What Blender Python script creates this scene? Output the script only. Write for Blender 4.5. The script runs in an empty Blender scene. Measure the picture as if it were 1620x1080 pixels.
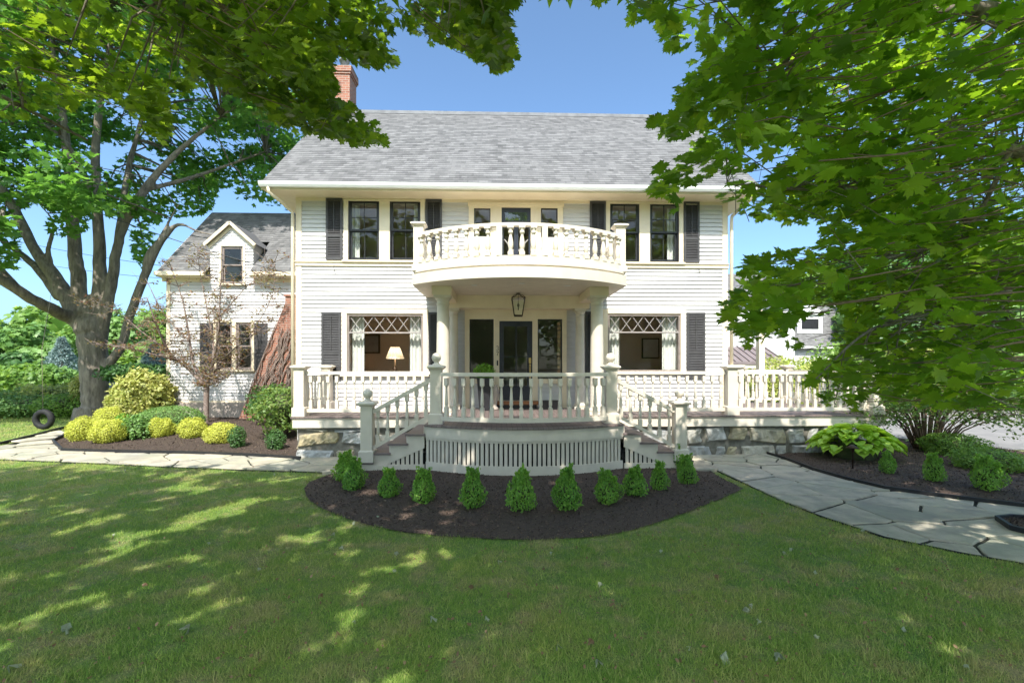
import bpy, math, random
import numpy as np
from mathutils import Vector, geometry
random.seed(7); rng = np.random.default_rng(7)
SC = bpy.context.scene
COL = SC.collection
R = math.radians
# ------------------------------------------------------------------ camera, sky, sun, exposure
F, CX, HY, CAMZ, YAW = 740.0, 810.0, 577.0, 1.88, R(1.75)
cd = bpy.data.cameras.new('camera'); cam = bpy.data.objects.new('camera', cd); COL.objects.link(cam)
cd.sensor_width = 36; cd.lens = F/1620*36; cd.shift_y = 37/1620; cd.clip_end = 2000; cd.clip_start = .05
cam.location = (0, 0, CAMZ); cam.rotation_euler = (R(90), 0, -YAW); SC.camera = cam
SUN_EL, SUN_AZ = R(51), R(5)
w = bpy.data.worlds.new('World'); SC.world = w; w.use_nodes = True
nt = w.node_tree; bg = nt.nodes['Background']
sky = nt.nodes.new('ShaderNodeTexSky'); sky.sky_type = 'NISHITA'; sky.sun_disc = False
sky.sun_elevation = SUN_EL; sky.sun_rotation = math.pi+SUN_AZ; sky.air_density = .62; sky.dust_density = 2.8; sky.ozone_density = 3.4
tint = nt.nodes.new('ShaderNodeMix'); tint.data_type = 'RGBA'; tint.blend_type = 'MULTIPLY'; tint.inputs[0].default_value = 1; tint.inputs[7].default_value = (.85, .995, .97, 1)
nt.links.new(sky.outputs[0], tint.inputs[6]); nt.links.new(tint.outputs[2], bg.inputs[0]); bg.inputs[1].default_value = .118
sl = bpy.data.lights.new('sun', 'SUN'); sl.energy = 2.2; sl.angle = R(.53); sl.color = (1, .955, .88)
so = bpy.data.objects.new('sun', sl); COL.objects.link(so)
sd = Vector((math.sin(SUN_AZ)*math.cos(SUN_EL), math.cos(SUN_AZ)*math.cos(SUN_EL), -math.sin(SUN_EL)))
so.rotation_euler = sd.to_track_quat('-Z', 'Y').to_euler(); so.location = (0, -10, 20)
SC.view_settings.view_transform = 'Standard'; SC.view_settings.look = 'None'
SC.view_settings.exposure = 1.78; SC.view_settings.gamma = 1
SC.cycles.max_bounces = 8; SC.cycles.transparent_max_bounces = 16

# ------------------------------------------------------------------ photo pixel -> world helpers (every use gives its own distance)
CT, ST = math.cos(YAW), math.sin(YAW)
def at(px, py, d):
    u = (px-CX)/F*d
    return Vector((u*CT+d*ST, -u*ST+d*CT, CAMZ+(HY-py)*d/F))
def on(px, py, Y):
    u = (px-CX)/F; d = Y/(-u*ST+CT); return at(px, py, d)
def fx(px, Y): return on(px, 0, Y).x
def fz(py, Y, px=810): return on(px, py, Y).z
GZ = -.1
def gnd(px, py, z=GZ): return at(px, py, (CAMZ-z)*F/(py-HY))
def proj(P):
    x, y, z = P[:, 0], P[:, 1], P[:, 2]
    d = x*ST+y*CT; u = x*CT-y*ST
    dd = np.where(d > .05, d, .05)
    return CX+F*u/dd, HY-F*(z-CAMZ)/dd, d
def inpoly(x, y, poly):
    x = np.asarray(x); y = np.asarray(y); c = np.zeros(x.shape, bool); n = len(poly)
    for i in range(n):
        x0, y0 = poly[i]; x1, y1 = poly[i-1]
        if y0 == y1: continue
        c ^= ((y0 > y) != (y1 > y)) & (x < (x1-x0)*(y-y0)/(y1-y0)+x0)
    return c
def inframe(px, py, d, m=0): return (d > .15) & (px > -m) & (px < 1620+m) & (py > -m) & (py < 1080+m)
def sstep(a, b, x):
    t = np.clip((x-a)/(b-a), 0, 1); return t*t*(3-2*t)
def gz(x, y):
    x = np.asarray(x, float); y = np.asarray(y, float)
    z = GZ+.24*sstep(10.5, 14.5, y)*sstep(-4.3, -5.2, x)*sstep(-14.5, -11, x)
    z = z-2.2*sstep(19, 30, y)*sstep(-11, -16, x)
    r = np.hypot(x, y)
    return z+.02*np.sin(x*.9+1)*np.sin(y*.7)*sstep(2, 3, r)*sstep(9, 7.5, y)

# ------------------------------------------------------------------ materials
def nodes(m):
    m.use_nodes = True; return m.node_tree, m.node_tree.nodes['Principled BSDF']
def mixc(nt, fac, a, b, bt='MIX'):
    n = nt.nodes.new('ShaderNodeMix'); n.data_type = 'RGBA'; n.blend_type = bt
    for v, s in ((fac, n.inputs[0]), (a, n.inputs[6]), (b, n.inputs[7])):
        if isinstance(v, (int, float)): s.default_value = v
        elif isinstance(v, tuple): s.default_value = (*v, 1)
        else: nt.links.new(v, s)
    return n.outputs[2]
def coords(nt, sc=(1, 1, 1), kind='Object'):
    tc = nt.nodes.new('ShaderNodeTexCoord'); mp = nt.nodes.new('ShaderNodeMapping')
    nt.links.new(tc.outputs[kind], mp.inputs[0]); mp.inputs['Scale'].default_value = sc; return mp.outputs[0]
def noise(nt, vec, scale, det=4, rough=.55):
    n = nt.nodes.new('ShaderNodeTexNoise'); nt.links.new(vec, n.inputs['Vector'])
    n.inputs['Scale'].default_value = scale; n.inputs['Detail'].default_value = det; n.inputs['Roughness'].default_value = rough
    return n.outputs[0]
def ramp(nt, fac, stops):
    n = nt.nodes.new('ShaderNodeValToRGB'); nt.links.new(fac, n.inputs[0]); e = n.color_ramp.elements
    while len(e) < len(stops): e.new(.5)
    for k, (p, c) in enumerate(stops):
        e[k].position = p; e[k].color = (*c, 1) if isinstance(c, tuple) else (c, c, c, 1)
    return n.outputs[0]
def bump(nt, bs, h, strength=.3, dist=.01):
    b = nt.nodes.new('ShaderNodeBump'); b.inputs['Strength'].default_value = strength; b.inputs['Distance'].default_value = dist
    nt.links.new(h, b.inputs['Height']); nt.links.new(b.outputs[0], bs.inputs['Normal'])
def mat(name, c1, c2=None, scale=6, rough=.6, bmp=0, sc=(1, 1, 1), det=5, metal=0, lo=.35, hi=.65, spec=.4):
    m = bpy.data.materials.new(name); nt, bs = nodes(m)
    bs.inputs['Roughness'].default_value = rough; bs.inputs['Metallic'].default_value = metal
    bs.inputs['Specular IOR Level'].default_value = spec
    c2 = c2 or tuple(v*.86 for v in c1)
    n = noise(nt, coords(nt, sc), scale, det)
    nt.links.new(ramp(nt, n, [(lo, c1), (hi, c2)]), bs.inputs['Base Color'])
    if bmp: bump(nt, bs, n, bmp, .01)
    return m
def leafmat(name, c1, c2, c3, trans=.35, rough=.45, spec=.35, tv=2.0):
    m = bpy.data.materials.new(name); nt, bs = nodes(m); g = nt.nodes.new('ShaderNodeNewGeometry')
    col = ramp(nt, g.outputs['Random Per Island'], [(0, c1), (.55, c2), (1, c3)])
    oi = nt.nodes.new('ShaderNodeObjectInfo'); col = mixc(nt, ramp(nt, oi.outputs['Random'], [(0, 0.), (1, .45)]), col, c3)
    big = noise(nt, coords(nt), .8, 2)
    col = mixc(nt, ramp(nt, big, [(.35, .0), (.7, .35)]), col, c3)
    nt.links.new(col, bs.inputs['Base Color']); bs.inputs['Roughness'].default_value = rough
    bs.inputs['Specular IOR Level'].default_value = spec
    tr = nt.nodes.new('ShaderNodeBsdfTranslucent')
    hs = nt.nodes.new('ShaderNodeHueSaturation'); hs.inputs['Saturation'].default_value = 1.1; hs.inputs['Value'].default_value = tv; hs.inputs['Hue'].default_value = .485
    nt.links.new(col, hs.inputs['Color']); nt.links.new(hs.outputs[0], tr.inputs[0])
    mx = nt.nodes.new('ShaderNodeMixShader'); mx.inputs[0].default_value = trans
    nt.links.new(bs.outputs[0], mx.inputs[1]); nt.links.new(tr.outputs[0], mx.inputs[2])
    nt.links.new(mx.outputs[0], nt.nodes['Material Output'].inputs[0]); return m
M = {}
M['siding'] = mat('siding_paint', (.59, .57, .56), (.53, .51, .50), 3, .55, .05, (1, 1, 6))
M['trim'] = mat('cream_trim_paint', (.77, .66, .49), (.71, .60, .44), 2.5, .5, .03)
M['rail'] = mat('railing_paint', (.68, .61, .505), (.61, .545, .45), 4, .5, .04)
M['black'] = mat('black_sash_paint', (.018, .018, .021), (.03, .03, .034), 8, .35)
M['shutter'] = mat('charcoal_shutter_paint', (.050, .047, .049), (.070, .067, .069), 5, .5)
M['door'] = mat('dark_door_paint', (.018, .022, .035), (.028, .032, .048), 5, .35)
M['bronze'] = mat('bronze_metal', (.05, .035, .025), (.09, .06, .04), 20, .4, metal=.7)
M['brass'] = mat('aged_brass', (.6, .42, .18), (.45, .3, .12), 20, .35, metal=.9)
M['threshold'] = mat('varnished_oak', (.32, .13, .05), (.22, .08, .03), 10, .4)
M['mullion'] = mat('brown_grey_sash', (.20, .165, .145), (.27, .22, .20), 8, .5)
M['cames'] = mat('pale_lead_cames', (.42, .39, .37), (.34, .31, .30), 8, .5)
M['curtain'] = mat('white_curtain', (.74, .73, .70), (.66, .65, .62), 5, .9)
M['inwall'] = mat('interior_wall', (.86, .74, .61), (.80, .69, .57), 2, .9)
M['inwall2'] = mat('interior_grey_wall', (.55, .50, .44), (.48, .44, .39), 2, .9)
M['floorin'] = mat('interior_floor', (.30, .18, .10), (.24, .14, .08), 8, .5)
M['metalgrey'] = mat('grey_metal', (.35, .35, .36), (.28, .28, .29), 10, .45, metal=.3)
M['tyre'] = mat('tyre_rubber', (.012, .012, .013), (.02, .02, .02), 20, .75)
M['rope'] = mat('rope', (.35, .3, .22), (.28, .24, .17), 40, .9)
M['wire'] = mat('wire_black', (.05, .05, .055), (.08, .08, .085), 20, .6)
M['whitetrim'] = mat('white_paint', (.7, .7, .68), (.64, .64, .62), 4, .5)
M['edging'] = mat('black_edging', (.012, .012, .014), (.02, .02, .02), 12, .5)
M['ridge'] = mat('ridge_shingle', (.16, .16, .17), (.22, .22, .23), 4, .9)
def glassmat():
    m = bpy.data.materials.new('window_glass'); m.use_nodes = True; nt = m.node_tree; nt.nodes.clear()
    o = nt.nodes.new('ShaderNodeOutputMaterial'); t = nt.nodes.new('ShaderNodeBsdfTransparent'); t.inputs[0].default_value = (.90, .92, .90, 1)
    g = nt.nodes.new('ShaderNodeBsdfGlossy'); g.inputs['Roughness'].default_value = .01; g.inputs[0].default_value = (1, 1, 1, 1)
    f = nt.nodes.new('ShaderNodeFresnel'); gm_ = nt.nodes.new('ShaderNodeNewGeometry'); mr = nt.nodes.new('ShaderNodeMapRange'); mr.inputs['To Min'].default_value = 1.5; mr.inputs['To Max'].default_value = 1/1.5; nt.links.new(gm_.outputs['Backfacing'], mr.inputs['Value']); nt.links.new(mr.outputs[0], f.inputs[0])
    n = noise(nt, coords(nt), 2.2, 2); b = nt.nodes.new('ShaderNodeBump'); b.inputs['Strength'].default_value = .06; b.inputs['Distance'].default_value = .02
    nt.links.new(n, b.inputs['Height']); nt.links.new(b.outputs[0], g.inputs['Normal'])
    mx = nt.nodes.new('ShaderNodeMixShader'); nt.links.new(f.outputs[0], mx.inputs[0]); nt.links.new(t.outputs[0], mx.inputs[1]); nt.links.new(g.outputs[0], mx.inputs[2])
    nt.links.new(mx.outputs[0], o.inputs[0]); return m
M['glass'] = glassmat()
def barkmat(name, c1, c2, sx=5):
    m = bpy.data.materials.new(name); nt, bs = nodes(m); v = coords(nt, (sx, sx, sx*.22))
    n = noise(nt, v, 2.2, 8, .7); n2 = noise(nt, coords(nt), .9, 3)
    col = ramp(nt, n, [(.32, tuple(c*.35 for c in c1)), (.5, c1), (.72, c2)])
    col = mixc(nt, ramp(nt, n2, [(.4, 0.), (.7, .45)]), col, (.16, .15, .11))
    nt.links.new(col, bs.inputs['Base Color']); bs.inputs['Roughness'].default_value = .9
    bump(nt, bs, n, .9, .05); return m
M['bark'] = barkmat('maple_bark', (.21, .175, .14), (.36, .31, .25), 4)
M['twigbark'] = mat('twig_bark', (.13, .085, .06), (.20, .14, .10), 20, .85, .3)
M['greytwig'] = mat('grey_twig_bark', (.17, .12, .10), (.27, .21, .18), 20, .85, .3)
def shinglemat():
    m = bpy.data.materials.new('asphalt_shingles'); nt, bs = nodes(m)
    v = coords(nt, (1, 1, 1), 'UV'); out = []
    for (wd, off) in ((.24, .5), (.15, .37)):
        b = nt.nodes.new('ShaderNodeTexBrick'); nt.links.new(v, b.inputs[0]); b.inputs['Scale'].default_value = 1
        b.inputs['Brick Width'].default_value = wd; b.inputs['Row Height'].default_value = .14; b.inputs['Mortar Size'].default_value = .004
        b.offset = off; b.inputs['Color1'].default_value = (.06, .057, .057, 1); b.inputs['Color2'].default_value = (.20, .193, .192, 1); b.inputs['Mortar'].default_value = (.10, .10, .11, 1)
        out.append(b.outputs[0])
    c = mixc(nt, .5, out[0], out[1]); n = noise(nt, coords(nt), .6, 3); f = noise(nt, coords(nt), 260, 2)
    c = mixc(nt, ramp(nt, n, [(.35, 0.), (.7, .1)]), c, (.13, .13, .14)); c = mixc(nt, .15, c, ramp(nt, f, [(.3, .08), (.7, .3)]))
    nt.links.new(c, bs.inputs['Base Color']); bs.inputs['Roughness'].default_value = .92; bump(nt, bs, f, .25, .004); return m
M['shingle'] = shinglemat()
def brickmat(name, c1=(.33, .12, .07), c2=(.24, .09, .06), mort=(.32, .27, .23)):
    m = bpy.data.materials.new(name); nt, bs = nodes(m)
    tc = nt.nodes.new('ShaderNodeTexCoord'); s = nt.nodes.new('ShaderNodeSeparateXYZ'); nt.links.new(tc.outputs['Object'], s.inputs[0])
    ad = nt.nodes.new('ShaderNodeMath'); nt.links.new(s.outputs[0], ad.inputs[0]); nt.links.new(s.outputs[1], ad.inputs[1])
    cb = nt.nodes.new('ShaderNodeCombineXYZ'); nt.links.new(ad.outputs[0], cb.inputs[0]); nt.links.new(s.outputs[2], cb.inputs[1])
    b = nt.nodes.new('ShaderNodeTexBrick'); nt.links.new(cb.outputs[0], b.inputs[0]); b.inputs['Scale'].default_value = 1
    b.inputs['Brick Width'].default_value = .21; b.inputs['Row Height'].default_value = .072; b.inputs['Mortar Size'].default_value = .008
    b.inputs['Color1'].default_value = (*c1, 1); b.inputs['Color2'].default_value = (*c2, 1); b.inputs['Mortar'].default_value = (*mort, 1)
    n = noise(nt, coords(nt), 3, 4); c = mixc(nt, ramp(nt, n, [(.4, 0.), (.75, .4)]), b.outputs[0], (.36, .2, .14))
    nt.links.new(c, bs.inputs['Base Color']); bs.inputs['Roughness'].default_value = .9; bump(nt, bs, b.outputs[1], -.6, .008); return m
M['brick'] = brickmat('red_brick')
def stonemat():
    m = bpy.data.materials.new('foundation_stone'); nt, bs = nodes(m); g = nt.nodes.new('ShaderNodeNewGeometry')
    c = ramp(nt, g.outputs['Random Per Island'], [(0, (.33, .34, .34)), (.35, (.46, .45, .42)), (.6, (.38, .39, .385)), (.82, (.40, .33, .19)), (1, (.52, .49, .42))])
    n = noise(nt, coords(nt), 5, 8, .7); c = mixc(nt, ramp(nt, n, [(.38, .5), (.58, 0.)]), c, (.15, .145, .13))
    n2 = noise(nt, coords(nt), 1.6, 4); c = mixc(nt, ramp(nt, n2, [(.55, 0.), (.7, .55)]), c, (.40, .34, .18))
    nt.links.new(c, bs.inputs['Base Color']); bs.inputs['Roughness'].default_value = .9; bump(nt, bs, n, .7, .03); return m
M['stone'] = stonemat()
M['void'] = mat('painted_void_shade', (.010, .013, .014), (.016, .018, .018), 8, .9)  # near-black colour stands in for the shade under porch and stairs
M['mortar'] = mat('mortar', (.20, .19, .16), (.12, .11, .09), 12, .95, .5)
M['concrete'] = mat('concrete', (.42, .36, .31), (.33, .28, .245), 3, .9, .25)
def plankmat(name, c1, c2, axis=1, wd=.09):
    m = bpy.data.materials.new(name); nt, bs = nodes(m); tc = nt.nodes.new('ShaderNodeTexCoord'); s = nt.nodes.new('ShaderNodeSeparateXYZ')
    nt.links.new(tc.outputs['Object'], s.inputs[0]); a = nt.nodes.new('ShaderNodeMath'); a.operation = 'DIVIDE'; a.inputs[1].default_value = wd; nt.links.new(s.outputs[axis], a.inputs[0])
    fr = nt.nodes.new('ShaderNodeMath'); fr.operation = 'FRACT'; nt.links.new(a.outputs[0], fr.inputs[0])
    fl = nt.nodes.new('ShaderNodeMath'); fl.operation = 'FLOOR'; nt.links.new(a.outputs[0], fl.inputs[0])
    wn = nt.nodes.new('ShaderNodeTexWhiteNoise'); wn.noise_dimensions = '1D'; nt.links.new(fl.outputs[0], wn.inputs['W'])
    c = mixc(nt, wn.outputs[0], c1, c2); n = noise(nt, coords(nt, (1, 12, 1) if axis == 1 else (12, 1, 1)), 2, 6); c = mixc(nt, ramp(nt, n, [(.35, .35), (.65, 0.)]), c, tuple(v*.6 for v in c1))
    c = mixc(nt, ramp(nt, fr.outputs[0], [(.03, 1.), (.09, 0.)]), c, (.02, .018, .015)); nt.links.new(c, bs.inputs['Base Color']); bs.inputs['Roughness'].default_value = .6
    return m
M['deck'] = plankmat('porch_deck_boards', (.20, .15, .135), (.15, .115, .105), 0)
M['tread'] = plankmat('tread_boards', (.19, .145, .135), (.15, .115, .11), 1, .14)
def mulchmat():
    m = bpy.data.materials.new('mulch'); nt, bs = nodes(m); g = nt.nodes.new('ShaderNodeNewGeometry')
    n = noise(nt, coords(nt), 70, 4, .7); c = ramp(nt, n, [(.35, (.025, .018, .014)), (.55, (.09, .058, .042)), (.75, (.19, .13, .095))])
    c = mixc(nt, .45, c, ramp(nt, g.outputs['Random Per Island'], [(0, (.035, .024, .019)), (.75, (.13, .085, .06)), (1, (.34, .24, .17))]))
    nt.links.new(c, bs.inputs['Base Color']); bs.inputs['Roughness'].default_value = .85; bump(nt, bs, n, .8, .02); return m
M['mulch'] = mulchmat()
def lawnmat(name, gain=1.0, island=False):
    m = bpy.data.materials.new(name); nt, bs = nodes(m); v = coords(nt)
    a = noise(nt, v, .8, 6, .68); b = noise(nt, v, 2.2, 6, .7)
    s = lambda c: tuple(x*gain for x in c)
    c = ramp(nt, a, [(.3, s((.10, .21, .035))), (.5, s((.16, .25, .045))), (.68, s((.25, .27, .07)))])
    c = mixc(nt, ramp(nt, b, [(.48, 0.), (.66, .85)]), c, s((.36, .28, .15)))
    if island:
        g = nt.nodes.new('ShaderNodeNewGeometry'); c = mixc(nt, .45, c, ramp(nt, g.outputs['Random Per Island'], [(0, (.05, .13, .022)), (.45, (.19, .29, .055)), (.8, (.42, .42, .12)), (1, (.68, .55, .28))]))
        tr = nt.nodes.new('ShaderNodeBsdfTranslucent'); nt.links.new(c, tr.inputs[0]); mx = nt.nodes.new('ShaderNodeMixShader'); mx.inputs[0].default_value = .3
        nt.links.new(bs.outputs[0], mx.inputs[1]); nt.links.new(tr.outputs[0], mx.inputs[2]); nt.links.new(mx.outputs[0], nt.nodes['Material Output'].inputs[0])
        bs.inputs['Specular IOR Level'].default_value = .25
    else:
        f = noise(nt, v, 45, 4, .7); c = mixc(nt, ramp(nt, f, [(.35, .45), (.6, 0.)]), c, (.04, .05, .015)); bump(nt, bs, f, .6, .03)
    nt.links.new(c, bs.inputs['Base Color']); bs.inputs['Roughness'].default_value = .7; return m
M['lawn'] = lawnmat('lawn_soil_grass', .95); M['blade'] = lawnmat('grass_blades', 1.75, True)
def flagmat():
    m = bpy.data.materials.new('flagstone'); nt, bs = nodes(m); g = nt.nodes.new('ShaderNodeNewGeometry')
    c = ramp(nt, g.outputs['Random Per Island'], [(0, (.34, .31, .24)), (.3, (.52, .44, .32)), (.6, (.42, .385, .31)), (1, (.57, .48, .35))])
    n = noise(nt, coords(nt), 3, 8, .65); c = mixc(nt, ramp(nt, n, [(.4, .65), (.58, 0.)]), c, (.24, .225, .19)); n2 = noise(nt, coords(nt), 1.3, 6, .7); c = mixc(nt, ramp(nt, n2, [(.45, 0.), (.65, .5)]), c, (.30, .32, .22))
    nt.links.new(c, bs.inputs['Base Color']); bs.inputs['Roughness'].default_value = .75; bump(nt, bs, n, .8, .03); return m
M['flag'] = flagmat()
M['joint'] = mat('joint_grit', (.05, .05, .032), (.03, .028, .022), 30, .95, .4)
M['drive'] = mat('driveway', (.24, .225, .215), (.19, .18, .175), 1.5, .9, .2)
L1 = lambda *a, **k: leafmat(*a, **k)
M['shade'] = leafmat('lamp_shade_cloth', (.5, .46, .38), (.54, .5, .42), (.76, .72, .62), trans=.12, tv=1.0)
M['leafA'] = L1('maple_leaf_olive', (.035, .075, .010), (.08, .14, .016), (.15, .215, .03), trans=.5, tv=3.6)
M['leafB'] = L1('maple_leaf_green', (.026, .065, .010), (.065, .13, .016), (.14, .215, .03), trans=.58, tv=4.1)
M['leafC'] = L1('maple_leaf_far', (.035, .11, .025), (.06, .16, .03), (.11, .22, .045), trans=.45, tv=2.6)
M['leafBack'] = L1('woodland_leaf', (.07, .17, .03), (.12, .24, .04), (.22, .33, .07), trans=.35)
M['leafDark'] = L1('dark_leaf', (.03, .09, .025), (.055, .13, .035), (.09, .18, .05), trans=.25)
M['yellow'] = L1('golden_foliage', (.36, .42, .05), (.50, .54, .07), (.62, .62, .13), trans=.25, tv=1.3)
M['lime'] = L1('lime_foliage', (.24, .34, .05), (.36, .43, .07), (.52, .50, .20), trans=.35, tv=1.4)
M['mound'] = L1('clipped_shrub_foliage', (.08, .18, .04), (.13, .25, .06), (.19, .31, .09), trans=.25)
M['box'] = L1('boxwood_foliage', (.07, .20, .03), (.13, .29, .045), (.25, .42, .07), trans=.35)
M['spruce'] = L1('blue_spruce_needles', (.16, .24, .23), (.23, .32, .31), (.30, .38, .37), trans=.1)
M['bare'] = L1('sparse_bronze_leaf', (.12, .15, .04), (.20, .19, .07), (.26, .12, .07), trans=.35)
M['bush'] = L1('bush_foliage', (.06, .14, .025), (.10, .19, .035), (.20, .26, .07), trans=.35)
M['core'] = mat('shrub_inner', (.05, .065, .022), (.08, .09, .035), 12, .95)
M['fallen'] = L1('fallen_leaf_pale', (.42, .45, .36), (.35, .40, .28), (.32, .30, .20), trans=.2)
M['fallenbrown'] = L1('fallen_leaf_brown', (.22, .13, .07), (.18, .11, .06), (.30, .2, .11), trans=.2)
def hostamat():
    m = leafmat('hosta_leaf', (.20, .40, .03), (.30, .48, .05), (.40, .55, .09), trans=.3); return m
M['hosta'] = hostamat()

# ------------------------------------------------------------------ mesh helpers
ORG = {}
def tag(o, label=None, cat=None, group=None, kind=None):
    if label: o['label'] = label
    if cat: o['category'] = cat
    if group: o['group'] = group
    if kind: o['kind'] = kind
    return o
def empty(name, loc, label, cat, group=None):
    o = bpy.data.objects.new(name, None); COL.objects.link(o); o.location = loc; o.empty_display_size = .2
    ORG[o.name] = Vector(loc); return tag(o, label, cat, group)
def link(name, me, parent=None, loc=(0, 0, 0)):
    o = bpy.data.objects.new(name, me); COL.objects.link(o); o.location = loc
    base = ORG.get(parent.name, Vector()) if parent else Vector()
    if parent: o.parent = parent
    ORG[o.name] = base+Vector(loc); return o
def raw_mesh(name, V, T, m, smooth=False, k=3):
    me = bpy.data.meshes.new(name); V = np.asarray(V, np.float32); T = np.asarray(T, np.int32)
    me.vertices.add(len(V)); me.vertices.foreach_set('co', V.ravel()); me.loops.add(T.size); me.loops.foreach_set('vertex_index', T.ravel())
    me.polygons.add(len(T)); me.polygons.foreach_set('loop_start', np.arange(0, T.size, k, dtype=np.int32))
    try: me.polygons.foreach_set('loop_total', np.full(len(T), k, np.int32))
    except Exception: pass
    if smooth: me.polygons.foreach_set('use_smooth', np.ones(len(T), bool))
    me.materials.append(m); me.update(calc_edges=True); return me
class MB:
    def __init__(s): s.v = []; s.f = []; s.sm = []
    def add(s, vs, fs, smooth=False):
        b = len(s.v); s.v += [tuple(v) for v in vs]; s.f += [tuple(i+b for i in f) for f in fs]; s.sm += [smooth]*len(fs); return s
    def box(s, x0, x1, y0, y1, z0, z1):
        return s.add([(x0,y0,z0),(x1,y0,z0),(x1,y1,z0),(x0,y1,z0),(x0,y0,z1),(x1,y0,z1),(x1,y1,z1),(x0,y1,z1)],
              [(0,3,2,1),(4,5,6,7),(0,1,5,4),(1,2,6,5),(2,3,7,6),(3,0,4,7)])
    def cbox(s, c, h, z0, z1, h2=None):
        h2 = h2 or h; return s.box(c[0]-h, c[0]+h, c[1]-h2, c[1]+h2, z0, z1)
    def frustum(s, c, h0, h1, z0, z1):
        v = [(c[0]+a*h0, c[1]+b*h0, z0) for a, b in ((-1,-1),(1,-1),(1,1),(-1,1))]+[(c[0]+a*h1, c[1]+b*h1, z1) for a, b in ((-1,-1),(1,-1),(1,1),(-1,1))]
        return s.add(v, [(0,3,2,1),(4,5,6,7),(0,1,5,4),(1,2,6,5),(2,3,7,6),(3,0,4,7)])
    def lathe(s, c, prof, n=14, smooth=True):
        vs = []; fs = []
        for (r, z) in prof:
            for k in range(n): a = 2*math.pi*k/n; vs.append((c[0]+r*math.cos(a), c[1]+r*math.sin(a), z))
        for i in range(len(prof)-1):
            for k in range(n): fs.append((i*n+k, i*n+(k+1) % n, (i+1)*n+(k+1) % n, (i+1)*n+k))
        s.add(vs, fs, smooth); b = len(s.v)-len(vs)
        s.f += [tuple(b+k for k in range(n))[::-1], tuple(b+(len(prof)-1)*n+k for k in range(n))]; s.sm += [False, False]; return s
    def prism(s, poly, a0, a1, axis='z'):
        n = len(poly)
        mk = {'z': lambda p, a: (p[0], p[1], a), 'y': lambda p, a: (p[0], a, p[1]), 'x': lambda p, a: (a, p[0], p[1])}[axis]
        vs = [mk(p, a0) for p in poly]+[mk(p, a1) for p in poly]
        return s.add(vs, [tuple(range(n))[::-1], tuple(range(n, 2*n))]+[(i, (i+1) % n, n+(i+1) % n, n+i) for i in range(n)])
    def tube(s, pts, rad, n=6, smooth=True):
        pts = [Vector(p) for p in pts]; m = len(pts)
        if not hasattr(rad, '__len__'): rad = [rad]*m
        vs = []; fs = []; up = None
        for i, p in enumerate(pts):
            t = (pts[min(i+1, m-1)]-pts[max(i-1, 0)]).normalized()
            if up is None: up = Vector((0, 0, 1)) if abs(t.z) < .9 else Vector((1, 0, 0))
            a = t.cross(up).normalized(); b = a.cross(t).normalized(); up = b
            for k in range(n):
                g = 2*math.pi*k/n; vs.append(p+a*(math.cos(g)*rad[i])+b*(math.sin(g)*rad[i]))
        for i in range(m-1):
            for k in range(n): fs.append((i*n+k, (i+1)*n+k, (i+1)*n+(k+1) % n, i*n+(k+1) % n))
        fs += [tuple(range(n)), tuple(range((m-1)*n, m*n))[::-1]]
        return s.add(vs, fs, smooth)
    def bar(s, a, b, w, h):   # rectangular bar, w horizontal, h perpendicular
        a, b = Vector(a), Vector(b); t = (b-a).normalized(); sd = t.cross(Vector((0,0,1)))
        sd = sd.normalized() if sd.length > .01 else Vector((1, 0, 0)); u = sd.cross(t).normalized()
        vs = [p+sd*(i*w/2)+u*(j*h/2) for p in (a, b) for i, j in ((-1,-1),(1,-1),(1,1),(-1,1))]
        return s.add(vs, [(0,1,2,3),(7,6,5,4),(0,4,5,1),(1,5,6,2),(2,6,7,3),(3,7,4,0)])
    def mesh(s, name, m, off=Vector((0, 0, 0)), bevel=0):
        me = bpy.data.meshes.new(name); me.from_pydata([(v[0]-off[0], v[1]-off[1], v[2]-off[2]) for v in s.v], [], s.f)
        me.polygons.foreach_set('use_smooth', s.sm); me.materials.append(m); me.update(); return me
    def build(s, name, m, parent=None, bevel=0):
        off = ORG.get(parent.name, Vector()) if parent else Vector()
        o = link(name, s.mesh(name, m, off), parent)
        if bevel:
            b = o.modifiers.new('bevel', 'BEVEL'); b.width = bevel; b.segments = 2; b.limit_method = 'ANGLE'
        return o
def sheet(name, poly, m, zoff=0.0, res=.35, zf=None, kind='structure', mound=0, parent=None):
    zf = zf or gz
    xs = [p[0] for p in poly]; ys = [p[1] for p in poly]; pts = [Vector((p[0], p[1])) for p in poly]; n = len(poly)
    X, Y = np.meshgrid(np.arange(min(xs), max(xs), res), np.arange(min(ys), max(ys), res)); X = X.ravel(); Y = Y.ravel()
    def ed(x, y):
        d = np.full(np.shape(x), 1e9)
        for i in range(n):
            ax, ay = poly[i-1][:2]; bx, by = poly[i][:2]; L = (bx-ax)**2+(by-ay)**2+1e-9
            t = np.clip(((x-ax)*(bx-ax)+(y-ay)*(by-ay))/L, 0, 1); d = np.minimum(d, np.hypot(x-ax-t*(bx-ax), y-ay-t*(by-ay)))
        return d
    keep = inpoly(X, Y, [(p[0], p[1]) for p in poly]); keep &= ed(X, Y) > res*.3
    pts += [Vector((a, b)) for a, b in zip(X[keep], Y[keep])]
    r = geometry.delaunay_2d_cdt(pts, [(i, (i+1) % n) for i in range(n)], [], 1, 1e-5)
    vx = np.array([p.x for p in r[0]]); vy = np.array([p.y for p in r[0]]); vz = zf(vx, vy)+zoff
    if mound: vz = vz+mound*sstep(0, .7, ed(vx, vy))
    me = bpy.data.meshes.new(name); me.from_pydata(list(zip(vx, vy, vz)), [], [tuple(f) for f in r[2]]); me.materials.append(m); me.update()
    for p in me.polygons: p.use_smooth = True
    o = link(name, me, parent)
    if kind: o['kind'] = kind
    return o, ed
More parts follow.
